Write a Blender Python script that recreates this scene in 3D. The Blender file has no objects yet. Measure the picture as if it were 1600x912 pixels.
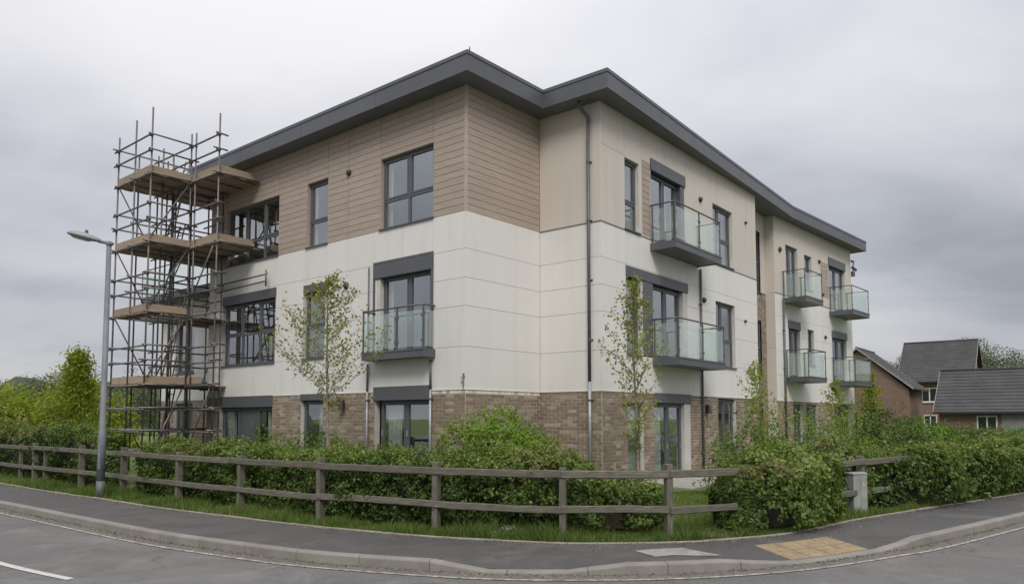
import bpy, bmesh, math, random
import numpy as np
from mathutils import Vector, Matrix

random.seed(7)
rng = np.random.default_rng(7)
SC = bpy.context.scene
COL = SC.collection
R_ = math.radians

# ------------------------------------------------------------------ camera
cam_d = bpy.data.cameras.new('camera')
cam = bpy.data.objects.new('camera', cam_d)
COL.objects.link(cam)
cam.location = (0, 0, 1.75)
cam.rotation_euler = (R_(90 + 3.646), 0, 0)
cam_d.sensor_width = 36
cam_d.lens = 25.425
cam_d.shift_y = 0.0781
cam_d.clip_end = 5000
SC.camera = cam

# ------------------------------------------------------------------ sky and sun
SUN_ELEV, SUN_AZ = R_(46), R_(176)          # azimuth clockwise from +Y: behind the camera
world = bpy.data.worlds.new('World')
SC.world = world
world.use_nodes = True
wn, wl = world.node_tree.nodes, world.node_tree.links
wn.clear()


def wnode(t, **kw):
    n = wn.new(t)
    for k, v in kw.items():
        setattr(n, k, v)
    return n


def wmath(op, a, b=None, c=None):
    n = wnode('ShaderNodeMath', operation=op)
    for i, v in enumerate((a, b, c)):
        if v is None:
            continue
        if isinstance(v, (int, float)):
            n.inputs[i].default_value = v
        else:
            wl.new(v, n.inputs[i])
    return n.outputs[0]


w_out = wnode('ShaderNodeOutputWorld')
w_bg = wnode('ShaderNodeBackground')
w_bg.inputs['Strength'].default_value = 0.10
w_sky = wnode('ShaderNodeTexSky', sky_type='NISHITA')
w_sky.sun_disc = False
w_sky.sun_elevation = SUN_ELEV
w_sky.sun_rotation = SUN_AZ
w_tc = wnode('ShaderNodeTexCoord')
w_sep = wnode('ShaderNodeSeparateXYZ')
wl.new(w_tc.outputs['Generated'], w_sep.inputs[0])
w_z = wmath('MAXIMUM', w_sep.outputs['Z'], 0.0)
# cloud deck: the view direction laid out on a flat layer overhead
den = wmath('ADD', w_z, 0.22)
w_cmb = wnode('ShaderNodeCombineXYZ')
wl.new(wmath('DIVIDE', w_sep.outputs['X'], den), w_cmb.inputs[0])
wl.new(wmath('DIVIDE', w_sep.outputs['Y'], den), w_cmb.inputs[1])
w_map = wnode('ShaderNodeMapping')
w_map.inputs['Location'].default_value = (13.46, -0.95, 3.2)
w_map.inputs['Scale'].default_value = (0.8, 1.0, 1.0)
wl.new(w_cmb.outputs[0], w_map.inputs[0])


def wnoise(scale, detail, rough, dist=0.0):
    n = wnode('ShaderNodeTexNoise')
    n.inputs['Scale'].default_value = scale
    n.inputs['Detail'].default_value = detail
    n.inputs['Roughness'].default_value = rough
    n.inputs['Distortion'].default_value = dist
    wl.new(w_map.outputs[0], n.inputs['Vector'])
    return n.outputs['Fac']


big = wnoise(0.62, 2.0, 0.45, 0.25)
small = wnoise(1.7, 5.0, 0.5, 0.3)
cl = wmath('ADD', wmath('MULTIPLY', big, 0.66), wmath('MULTIPLY', small, 0.34))
w_ramp = wnode('ShaderNodeValToRGB')
w_ramp.color_ramp.elements[0].position = 0.39
w_ramp.color_ramp.elements[0].color = (0.265, 0.277, 0.315, 1)
w_ramp.color_ramp.elements[1].position = 0.62
w_ramp.color_ramp.elements[1].color = (0.54, 0.535, 0.545, 1)
e = w_ramp.color_ramp.elements.new(0.5)
e.color = (0.415, 0.425, 0.46, 1)
wl.new(cl, w_ramp.inputs[0])
# an overcast sky brightens smoothly from the horizon to overhead
lum = wmath('MULTIPLY_ADD', w_z, 0.95, 0.70)
w_mul = wnode('ShaderNodeMix', data_type='RGBA', blend_type='MULTIPLY')
w_mul.inputs['Factor'].default_value = 1.0
wl.new(w_ramp.outputs[0], w_mul.inputs['A'])
w_l3 = wnode('ShaderNodeCombineXYZ')
lum10 = wmath('MULTIPLY', lum, 10.0)
for i in range(3):
    wl.new(lum10, w_l3.inputs[i])
wl.new(w_l3.outputs[0], w_mul.inputs['B'])
w_mix = wnode('ShaderNodeMix', data_type='RGBA')
w_mix.inputs['Factor'].default_value = 0.97
wl.new(w_sky.outputs[0], w_mix.inputs['A'])
wl.new(w_mul.outputs['Result'], w_mix.inputs['B'])
wl.new(w_mix.outputs['Result'], w_bg.inputs['Color'])
wl.new(w_bg.outputs[0], w_out.inputs['Surface'])

sun_d = bpy.data.lights.new('sun', 'SUN')
sun_d.energy = 1.5
sun_d.angle = R_(25)
sun_d.color = (1.0, 0.95, 0.88)
sun = bpy.data.objects.new('sun', sun_d)
COL.objects.link(sun)
sdir = Vector((math.sin(SUN_AZ) * math.cos(SUN_ELEV), math.cos(SUN_AZ) * math.cos(SUN_ELEV), math.sin(SUN_ELEV)))
sun.rotation_euler = (-sdir).to_track_quat('-Z', 'Y').to_euler()
sun.location = sdir * 60

SC.view_settings.view_transform = 'Standard'
SC.view_settings.look = 'None'
SC.view_settings.exposure = 0.60
SC.view_settings.gamma = 1.0
SC.view_settings.use_curve_mapping = False
SC.render.engine = 'CYCLES'
SC.cycles.max_bounces = 8
SC.cycles.transparent_max_bounces = 24

# ------------------------------------------------------------------ material helpers


class MT:
    """small node-material builder"""

    def __init__(s, name, rough=0.7, metallic=0.0, spec=0.5):
        s.m = bpy.data.materials.new(name)
        s.m.use_nodes = True
        s.n, s.l = s.m.node_tree.nodes, s.m.node_tree.links
        s.p = s.n['Principled BSDF']
        s.out = s.n['Material Output']
        s.p.inputs['Roughness'].default_value = rough
        s.p.inputs['Metallic'].default_value = metallic
        s.p.inputs['Specular IOR Level'].default_value = spec
        s.tc = s.n.new('ShaderNodeTexCoord')
        s.geo = s.n.new('ShaderNodeNewGeometry')

    def noise(s, scale, detail=4, rough=0.55, vec=None, stretch=None, dist=0.0):
        n = s.n.new('ShaderNodeTexNoise')
        n.inputs['Scale'].default_value = scale
        n.inputs['Detail'].default_value = detail
        n.inputs['Roughness'].default_value = rough
        n.inputs['Distortion'].default_value = dist
        v = vec or s.geo.outputs['Position']
        if stretch:
            mp = s.n.new('ShaderNodeMapping')
            mp.inputs['Scale'].default_value = stretch
            s.l.new(v, mp.inputs[0])
            v = mp.outputs[0]
        s.l.new(v, n.inputs['Vector'])
        return n.outputs['Fac']

    def ramp(s, fac, stops):
        r = s.n.new('ShaderNodeValToRGB')
        el = r.color_ramp.elements
        while len(el) < len(stops):
            el.new(0.5)
        for e_, (p, c) in zip(el, stops):
            e_.position = p
            e_.color = (c[0], c[1], c[2], 1) if hasattr(c, '__len__') else (c, c, c, 1)
        s.l.new(fac, r.inputs[0])
        return r.outputs[0]

    def mix(s, fac, a, b, blend='MIX'):
        n = s.n.new('ShaderNodeMix')
        n.data_type = 'RGBA'
        n.blend_type = blend
        for sock, v in ((n.inputs['Factor'], fac), (n.inputs['A'], a), (n.inputs['B'], b)):
            if isinstance(v, (int, float)):
                sock.default_value = v
            elif isinstance(v, tuple):
                sock.default_value = (v[0], v[1], v[2], 1)
            else:
                s.l.new(v, sock)
        return n.outputs['Result']

    def math(s, op, a, b=0.0):
        n = s.n.new('ShaderNodeMath')
        n.operation = op
        for i, v in enumerate((a, b)):
            if isinstance(v, (int, float)):
                n.inputs[i].default_value = v
            else:
                s.l.new(v, n.inputs[i])
        return n.outputs[0]

    def attr(s, name):
        n = s.n.new('ShaderNodeAttribute')
        n.attribute_name = name
        return n.outputs['Fac']

    def orand(s):
        return s.n.new('ShaderNodeObjectInfo').outputs['Random']

    def base(s, c):
        if isinstance(c, tuple):
            s.p.inputs['Base Color'].default_value = (c[0], c[1], c[2], 1)
        else:
            s.l.new(c, s.p.inputs['Base Color'])
        return s

    def rough(s, v):
        s.l.new(v, s.p.inputs['Roughness'])
        return s

    def bump(s, h, strength=0.3, dist=0.01):
        b = s.n.new('ShaderNodeBump')
        b.inputs['Strength'].default_value = strength
        b.inputs['Distance'].default_value = dist
        s.l.new(h, b.inputs['Height'])
        s.l.new(b.outputs[0], s.p.inputs['Normal'])
        return s


MATS = {}


def mat_simple(name, col, rough=0.6, metallic=0.0, var=0.12, scale=3.0, bump=0.0, bscale=60, spec=0.5):
    t = MT(name, rough, metallic, spec)
    lo = tuple(c * (1 - var) for c in col)
    hi = tuple(min(1, c * (1 + var)) for c in col)
    t.base(t.ramp(t.noise(scale, 5), [(0.3, lo), (0.7, hi)]))
    if bump:
        t.bump(t.noise(bscale, 4), bump, 0.004)
    MATS[name] = t.m
    return t.m


# --- road surfaces
def asphalt(name, lo, mid_, hi, pale, dark, fine):
    t = MT(name, 0.82)
    n1 = t.noise(0.30, 4, 0.6)
    n2 = t.noise(fine, 4, 0.8)
    n4 = t.noise(fine * 0.28, 5, 0.75)
    n3 = t.noise(1.3, 7, 0.72, dist=0.8)
    c = t.ramp(n2, [(0.32, lo), (0.5, mid_), (0.68, hi)])
    c = t.mix(t.ramp(n4, [(0.36, 0.55), (0.55, 0.0)]), c, dark)
    c = t.mix(t.ramp(n1, [(0.40, 0.0), (0.62, 0.75)]), c, pale)
    n5 = t.noise(0.8, 5, 0.65, stretch=(1.0, 1.0, 1.0), dist=1.2)
    c = t.mix(t.ramp(n5, [(0.53, 0.0), (0.62, 0.5)]), c, tuple(x * 1.25 for x in pale))
    c = t.mix(t.ramp(n3, [(0.50, 0.0), (0.64, 0.45)]), c, dark)
    # hairline cracks
    vo = t.n.new('ShaderNodeTexVoronoi')
    vo.feature = 'DISTANCE_TO_EDGE'
    vo.inputs['Scale'].default_value = 0.55
    wv = t.n.new('ShaderNodeVectorMath')
    wv.operation = 'ADD'
    nz = t.n.new('ShaderNodeTexNoise')
    nz.inputs['Scale'].default_value = 1.7
    nz.inputs['Detail'].default_value = 6
    t.l.new(t.geo.outputs['Position'], nz.inputs['Vector'])
    t.l.new(t.geo.outputs['Position'], wv.inputs[0])
    t.l.new(nz.outputs['Color'], wv.inputs[1])
    t.l.new(wv.outputs[0], vo.inputs['Vector'])
    cr = t.math('MULTIPLY', t.ramp(vo.outputs['Distance'], [(0.0, 1.0), (0.010, 0.0)]), t.ramp(n3, [(0.48, 0.0), (0.6, 0.7)]))
    c = t.mix(cr, c, (0.03, 0.03, 0.03))
    t.base(c).bump(n2, 0.8, 0.010)
    t.rough(t.ramp(n1, [(0.3, 0.62), (0.7, 0.9)]))
    return t.m


MATS['road'] = asphalt('asphalt_road', (0.055, 0.053, 0.052), (0.118, 0.115, 0.112), (0.235, 0.228, 0.22), (0.165, 0.158, 0.152), (0.075, 0.072, 0.071), 46)
MATS['pavement'] = asphalt('asphalt_pavement', (0.030, 0.029, 0.030), (0.066, 0.064, 0.063), (0.135, 0.13, 0.127), (0.10, 0.095, 0.09), (0.042, 0.041, 0.041), 60)

t = MT('gutter_strip', 0.9)
n2 = t.noise(38, 6, 0.8)
c = t.ramp(n2, [(0.3, (0.075, 0.068, 0.06)), (0.7, (0.20, 0.183, 0.165))])
c = t.mix(t.ramp(t.noise(1.2, 5), [(0.45, 0.0), (0.7, 0.6)]), c, (0.10, 0.10, 0.098))
t.base(c).bump(n2, 0.4, 0.005)
MATS['gutter'] = t.m

t = MT('worn_line_paint', 0.7)
wear = t.ramp(t.noise(9, 8, 0.75), [(0.42, 0.0), (0.58, 1.0)])
t.base(t.mix(wear, (0.17, 0.16, 0.15), (0.44, 0.41, 0.36)))
MATS['worn_paint'] = t.m
t = MT('white_line_paint', 0.6)
wear = t.ramp(t.noise(14, 8, 0.75), [(0.34, 0.0), (0.46, 1.0)])
t.base(t.mix(wear, (0.22, 0.22, 0.22), (0.52, 0.51, 0.50)))
MATS['paint'] = t.m

t = MT('kerb_concrete', 0.85)
n1 = t.noise(2.0, 6, 0.65)
n2 = t.noise(60, 4, 0.65)
c = t.ramp(n1, [(0.3, (0.175, 0.162, 0.145)), (0.7, (0.295, 0.275, 0.25))])
c = t.mix(t.math('MULTIPLY', t.orand(), 0.35), c, (0.20, 0.19, 0.175))
c = t.mix(t.ramp(n2, [(0.35, 0.35), (0.6, 0.0)]), c, (0.12, 0.115, 0.105))
t.base(c).bump(n2, 0.3, 0.004)
MATS['kerb'] = t.m
mat_simple('edging', (0.27, 0.235, 0.20), 0.9, var=0.3, scale=4, bump=0.3)
t = MT('slab_buff', 0.85)
n1 = t.noise(3.0, 6, 0.7)
vo = t.n.new('ShaderNodeTexVoronoi')
vo.inputs['Scale'].default_value = 15
vo.inputs['Randomness'].default_value = 0.0
t.l.new(t.geo.outputs['Position'], vo.inputs['Vector'])
c = t.ramp(n1, [(0.3, (0.235, 0.172, 0.10)), (0.55, (0.34, 0.255, 0.148)), (0.75, (0.39, 0.30, 0.185))])
c = t.mix(t.math('MULTIPLY', t.orand(), 0.4), c, (0.27, 0.20, 0.12))
c = t.mix(t.ramp(t.noise(14, 6, 0.75), [(0.42, 0.55), (0.58, 0.0)]), c, (0.15, 0.12, 0.085))
t.base(c).bump(t.ramp(vo.outputs['Distance'], [(0.25, 1.0), (0.45, 0.0)]), 0.8, 0.006)
MATS['slab_buff'] = t.m
t = MT('concrete', 0.88)
n1 = t.noise(4.0, 7, 0.75)
c = t.ramp(n1, [(0.35, (0.16, 0.152, 0.142)), (0.5, (0.29, 0.278, 0.258)), (0.7, (0.37, 0.355, 0.33))])
t.base(t.mix(t.ramp(t.noise(30, 5, 0.7), [(0.4, 0.5), (0.6, 0.0)]), c, (0.15, 0.145, 0.135))).bump(t.noise(50, 4), 0.4, 0.005)
MATS['concrete'] = t.m
mat_simple('patio', (0.33, 0.315, 0.29), 0.85, var=0.2, scale=2.0, bump=0.2)

# --- facade materials


def panel_mat(name, col, stain):
    t = MT(name, 0.55)
    n = t.noise(0.7, 5, 0.6)
    st = t.noise(1.0, 4, 0.55, stretch=(3.2, 3.2, 0.30))
    c = t.mix(t.ramp(n, [(0.3, 0.0), (0.75, 0.5)]), col, tuple(x * 0.90 for x in col))
    c = t.mix(t.ramp(st, [(0.50, 0.0), (0.80, 0.30)]), c, stain)
    c = t.mix(t.math('MULTIPLY', t.orand(), 0.22), c, tuple(x * 0.8 for x in col))
    t.base(c).bump(t.noise(160, 2), 0.06, 0.002)
    MATS[name] = t.m


panel_mat('panel_white', (0.71, 0.692, 0.668), (0.50, 0.475, 0.43))
panel_mat('panel_cream', (0.585, 0.53, 0.475), (0.38, 0.335, 0.28))

t = MT('timber_cladding', 0.6)
gr = t.noise(3.0, 6, 0.65, stretch=(1.2, 1.2, 14))
c = t.ramp(gr, [(0.28, (0.305, 0.238, 0.195)), (0.5, (0.40, 0.322, 0.27)), (0.75, (0.455, 0.378, 0.325))])
c = t.mix(t.math('MULTIPLY', t.orand(), 0.40), c, (0.295, 0.23, 0.188))
c = t.mix(t.ramp(t.noise(0.8, 4), [(0.4, 0.0), (0.7, 0.35)]), c, (0.33, 0.265, 0.225))
t.base(c).bump(gr, 0.15, 0.004)
MATS['timber'] = t.m


def brick_mat(name, joined, pale=False):
    t = MT(name, 0.85)
    rv = t.attr('rnd') if joined else t.orand()
    if pale:
        c = t.ramp(rv, [(0.0, (0.72, 0.67, 0.62)), (0.45, (0.62, 0.56, 0.50)), (0.6, (0.34, 0.27, 0.22)), (1.0, (0.70, 0.64, 0.58))])
    else:
        c = t.ramp(rv, [(0.0, (0.175, 0.128, 0.088)), (0.25, (0.258, 0.194, 0.138)), (0.5, (0.21, 0.156, 0.110)),
                        (0.75, (0.30, 0.235, 0.172)), (0.92, (0.37, 0.302, 0.234)), (1.0, (0.44, 0.37, 0.315))])
    n = t.noise(22, 5, 0.65)
    if not pale:
        c = t.mix(t.ramp(n, [(0.35, 0.45), (0.65, 0.0)]), c, (0.15, 0.112, 0.088))
        c = t.mix(t.ramp(t.noise(1.1, 5), [(0.5, 0.0), (0.75, 0.35)]), c, (0.36, 0.31, 0.27))
    t.base(c).bump(n, 0.5, 0.006)
    MATS[name] = t.m


brick_mat('brick', False)
brick_mat('brick_joined', True)
brick_mat('brick_pale', True, True)
mat_simple('mortar', (0.50, 0.455, 0.405), 0.95, var=0.2, scale=3, bump=0.4)
mat_simple('timber_trim', (0.42, 0.345, 0.30), 0.6)
mat_simple('backing', (0.10, 0.095, 0.09), 0.9)
mat_simple('reveal_white', (0.52, 0.50, 0.47), 0.7)
mat_simple('grey_metal', (0.105, 0.108, 0.122), 0.42, 0.2, var=0.10, scale=1.2)
mat_simple('soffit_grey', (0.15, 0.152, 0.162), 0.55, 0.1, var=0.12, scale=1.0)
mat_simple('frame_grey', (0.092, 0.095, 0.106), 0.45, 0.0, var=0.08, scale=2)
mat_simple('pipe_grey', (0.095, 0.098, 0.108), 0.45, 0.0, var=0.15, scale=4)
mat_simple('pipe_light', (0.34, 0.345, 0.36), 0.4, 0.3, var=0.15, scale=4)
mat_simple('lead_flashing', (0.16, 0.15, 0.145), 0.6, 0.1)
mat_simple('black_plastic', (0.025, 0.025, 0.028), 0.45)
mat_simple('interior', (0.30, 0.285, 0.265), 0.9, var=0.3, scale=0.6)
mat_simple('curtain', (0.72, 0.71, 0.68), 0.9, var=0.08)
mat_simple('blind_grey', (0.42, 0.43, 0.45), 0.9, var=0.08)
mat_simple('galvanised', (0.33, 0.335, 0.345), 0.45, 0.55, var=0.25, scale=6)


def glass_mat(name, tint, ior, keep, boost=0.0):
    t = MT(name)
    t.n.remove(t.p)
    fr = t.n.new('ShaderNodeFresnel')
    fr.inputs['IOR'].default_value = ior
    tr = t.n.new('ShaderNodeBsdfTransparent')
    tr.inputs['Color'].default_value = (*tint, 1)
    gl = t.n.new('ShaderNodeBsdfGlossy')
    gl.inputs['Roughness'].default_value = 0.015
    gl.inputs['Color'].default_value = (0.92, 0.95, 0.97, 1)
    wob = t.n.new('ShaderNodeBump')
    wob.inputs['Strength'].default_value = 0.10
    wob.inputs['Distance'].default_value = 0.01
    t.l.new(t.noise(1.3, 2), wob.inputs['Height'])
    t.l.new(wob.outputs[0], gl.inputs['Normal'])
    ms = t.n.new('ShaderNodeMixShader')
    fac = t.math('MINIMUM', t.math('ADD', fr.outputs[0], boost), 1.0)
    # a sheet reflects once, on its outer face
    t.l.new(t.math('MULTIPLY', fac, t.math('SUBTRACT', 1.0, t.geo.outputs['Backfacing'])), ms.inputs[0])
    t.l.new(tr.outputs[0], ms.inputs[1])
    t.l.new(gl.outputs[0], ms.inputs[2])
    last = ms.outputs[0]
    if keep:
        df = t.n.new('ShaderNodeBsdfDiffuse')
        df.inputs['Color'].default_value = (0.86, 0.93, 0.90, 1)
        m2 = t.n.new('ShaderNodeMixShader')
        m2.inputs[0].default_value = keep
        t.l.new(last, m2.inputs[1])
        t.l.new(df.outputs[0], m2.inputs[2])
        last = m2.outputs[0]
    t.l.new(last, t.out.inputs['Surface'])
    MATS[name] = t.m


glass_mat('window_glass', (0.84, 0.87, 0.88), 2.4, 0.0, 0.22)
glass_mat('balcony_glass', (0.93, 0.975, 0.955), 1.5, 0.08, 0.12)

t = MT('weathered_wood', 0.85)
gr = t.noise(5.0, 7, 0.7, vec=t.tc.outputs['Object'], stretch=(0.8, 9, 9))
c = t.ramp(gr, [(0.3, (0.055, 0.050, 0.040)), (0.5, (0.135, 0.124, 0.102)), (0.72, (0.26, 0.243, 0.205))])
c = t.mix(t.ramp(t.noise(3.5, 6, 0.7), [(0.5, 0.0), (0.68, 0.6)]), c, (0.105, 0.112, 0.060))
c = t.mix(t.math('MULTIPLY', t.orand(), 0.5), c, (0.085, 0.075, 0.058))
t.base(c).bump(gr, 0.8, 0.015)
MATS['fence_wood'] = t.m
t = MT('scaffold_board_wood', 0.8)
gr = t.noise(4.0, 6, 0.65, vec=t.tc.outputs['Object'], stretch=(0.7, 10, 10))
c = t.ramp(gr, [(0.3, (0.22, 0.165, 0.115)), (0.55, (0.36, 0.275, 0.195)), (0.75, (0.46, 0.37, 0.275))])
c = t.mix(t.math('MULTIPLY', t.orand(), 0.6), c, (0.23, 0.175, 0.13))
t.base(c).bump(gr, 0.3, 0.006)
MATS['board'] = t.m
t = MT('scaffold_tube', 0.5, 0.5)
n = t.noise(5, 6, 0.7)
c = t.ramp(n, [(0.4, (0.185, 0.185, 0.195)), (0.58, (0.135, 0.122, 0.118)), (0.72, (0.12, 0.072, 0.05))])
t.base(t.mix(t.math('MULTIPLY', t.orand(), 0.5), c, (0.14, 0.125, 0.12)))
MATS['tube'] = t.m
t = MT('coupler_rust', 0.7, 0.4)
t.base(t.ramp(t.noise(20, 4), [(0.35, (0.10, 0.075, 0.06)), (0.65, (0.24, 0.15, 0.10))]))
MATS['coupler'] = t.m
mat_simple('cabinet_grey', (0.265, 0.28, 0.265), 0.6, var=0.18, scale=5, bump=0.1)
mat_simple('yellow_sticker', (0.45, 0.33, 0.06), 0.6, var=0.35, scale=40)
mat_simple('lamp_column', (0.155, 0.168, 0.185), 0.62, 0.0, var=0.2, scale=3)
mat_simple('lamp_base', (0.115, 0.125, 0.125), 0.6, 0.1, var=0.15)
mat_simple('lamp_head', (0.26, 0.265, 0.275), 0.5, 0.1, var=0.1)
mat_simple('lamp_lens', (0.45, 0.46, 0.46), 0.25, 0.0)
mat_simple('soil', (0.085, 0.062, 0.042), 0.95, var=0.4, scale=7, bump=0.6, bscale=25)


def leaf_mat(name, stops, trans=0.35, rough=0.55):
    t = MT(name, rough, 0.0, 0.35)
    col = t.ramp(t.attr('rnd'), stops)
    t.base(col)
    tl = t.n.new('ShaderNodeBsdfTranslucent')
    t.l.new(t.mix(1.0, col, (1.0, 1.0, 0.55), 'MULTIPLY'), tl.inputs['Color'])
    ms = t.n.new('ShaderNodeMixShader')
    ms.inputs[0].default_value = trans
    t.l.new(t.p.outputs[0], ms.inputs[1])
    t.l.new(tl.outputs[0], ms.inputs[2])
    t.l.new(ms.outputs[0], t.out.inputs['Surface'])
    MATS[name] = t.m


leaf_mat('leaf_hedge', [(0.0, (0.030, 0.056, 0.012)), (0.35, (0.075, 0.128, 0.026)), (0.65, (0.140, 0.212, 0.042)),
                        (0.85, (0.22, 0.275, 0.070)), (0.93, (0.19, 0.135, 0.075)), (1.0, (0.30, 0.32, 0.11))])
leaf_mat('leaf_bush', [(0.0, (0.050, 0.095, 0.013)), (0.4, (0.095, 0.175, 0.024)), (0.75, (0.150, 0.255, 0.035)),
                       (1.0, (0.225, 0.31, 0.06))])
leaf_mat('leaf_bright', [(0.0, (0.075, 0.145, 0.014)), (0.4, (0.135, 0.235, 0.022)), (0.75, (0.20, 0.32, 0.034)), (1.0, (0.28, 0.37, 0.06))], 0.4)
leaf_mat('leaf_birch', [(0.0, (0.15, 0.17, 0.035)), (0.5, (0.25, 0.28, 0.06)), (1.0, (0.37, 0.38, 0.11))], 0.5)
leaf_mat('leaf_yellow', [(0.0, (0.14, 0.20, 0.022)), (0.5, (0.25, 0.31, 0.034)), (1.0, (0.38, 0.40, 0.055))], 0.5)
leaf_mat('leaf_tree', [(0.0, (0.040, 0.068, 0.018)), (0.5, (0.08, 0.122, 0.028)), (1.0, (0.14, 0.185, 0.048))])
leaf_mat('leaf_far', [(0.0, (0.045, 0.062, 0.030)), (0.5, (0.075, 0.098, 0.042)), (1.0, (0.115, 0.135, 0.058))], 0.25)
leaf_mat('leaf_red', [(0.0, (0.11, 0.065, 0.032)), (0.5, (0.165, 0.10, 0.05)), (1.0, (0.15, 0.16, 0.055))], 0.3)
leaf_mat('grass_blade', [(0.0, (0.065, 0.105, 0.020)), (0.5, (0.115, 0.175, 0.036)), (0.9, (0.18, 0.235, 0.06)),
                         (1.0, (0.30, 0.28, 0.13))], 0.35)
mat_simple('bark', (0.13, 0.11, 0.088), 0.9, var=0.4, scale=14, bump=0.5)
mat_simple('bark_birch', (0.21, 0.18, 0.145), 0.85, var=0.4, scale=11, bump=0.4)
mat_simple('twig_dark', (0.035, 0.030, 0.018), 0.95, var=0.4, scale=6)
t = MT('lawn_grass', 0.95)
n = t.noise(3.0, 6, 0.7)
n2 = t.noise(60, 4, 0.7)
c = t.ramp(n2, [(0.3, (0.065, 0.105, 0.018)), (0.7, (0.135, 0.20, 0.040))])
c = t.mix(t.ramp(n, [(0.5, 0.0), (0.7, 0.5)]), c, (0.10, 0.105, 0.045))
t.base(c).bump(n2, 0.8, 0.03)
MATS['lawn'] = t.m
t = MT('hill_wood', 0.95)
n = t.noise(0.09, 8, 0.7)
t.base(t.ramp(n, [(0.3, (0.030, 0.042, 0.024)), (0.7, (0.07, 0.085, 0.045))])).bump(n, 1.0, 3.0)
MATS['hill'] = t.m

t = MT('roof_tile', 0.75)
c = t.ramp(t.noise(1.2, 5, 0.6), [(0.3, (0.040, 0.040, 0.043)), (0.7, (0.072, 0.069, 0.070))])
c = t.mix(t.math('MULTIPLY', t.orand(), 0.5), c, (0.045, 0.043, 0.044))
c = t.mix(t.ramp(t.noise(5, 5, 0.7), [(0.58, 0.0), (0.72, 0.5)]), c, (0.15, 0.14, 0.125))
t.base(c).bump(t.noise(9, 3), 0.3, 0.02)
MATS['tile'] = t.m
t = MT('house_brick', 0.9)
bt = t.n.new('ShaderNodeTexBrick')
bt.inputs['Scale'].default_value = 1.0
bt.inputs['Brick Width'].default_value = 0.225
bt.inputs['Row Height'].default_value = 0.075
bt.inputs['Mortar Size'].default_value = 0.012
bt.inputs['Color1'].default_value = (0.13, 0.060, 0.042, 1)
bt.inputs['Color2'].default_value = (0.185, 0.088, 0.060, 1)
bt.inputs['Mortar'].default_value = (0.26, 0.22, 0.18, 1)
t.l.new(t.n.new('ShaderNodeUVMap').outputs[0], bt.inputs['Vector'])
c = t.mix(t.ramp(t.noise(0.6, 5), [(0.4, 0.0), (0.7, 0.45)]), bt.outputs['Color'], (0.135, 0.072, 0.05))
t.base(c)
MATS['house_brick'] = t.m
mat_simple('white_upvc', (0.62, 0.61, 0.59), 0.5)
mat_simple('bargeboard', (0.26, 0.245, 0.23), 0.6)
mat_simple('dark_glass', (0.025, 0.03, 0.035), 0.08, spec=0.8)
mat_simple('garage_door', (0.22, 0.215, 0.21), 0.6)

# ------------------------------------------------------------------ object helpers
ORG = {}


def tag(o, label=None, cat=None, group=None, kind=None):
    if label:
        o['label'] = label
    if cat:
        o['category'] = cat
    if group:
        o['group'] = group
    if kind:
        o['kind'] = kind
    return o


def empty(name, loc, label=None, cat=None, group=None):
    o = bpy.data.objects.new(name, None)
    COL.objects.link(o)
    o.location = loc
    o.empty_display_size = 0.2
    ORG[o.name] = Vector(loc)
    return tag(o, label, cat, group)


class Frame:
    """wall-local axes: t along the wall, o outwards, z up"""

    def __init__(s, p, ang, out):
        s.p = Vector((p[0], p[1], 0))
        s.d = Vector((math.cos(R_(ang)), math.sin(R_(ang)), 0))
        s.n = Vector((math.cos(R_(ang + out * 90)), math.sin(R_(ang + out * 90)), 0))
        s.h = out
        s.ang = ang

    def at(s, t_, o_, z_):
        return s.p + s.d * t_ + s.n * o_ + Vector((0, 0, z_))

    def sub(s, t_, o_):
        f = Frame((0, 0), s.ang, s.h)
        f.p = s.p + s.d * t_ + s.n * o_
        return f


WF = Frame((0, 0), 0, 1)   # plain world axes


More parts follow.
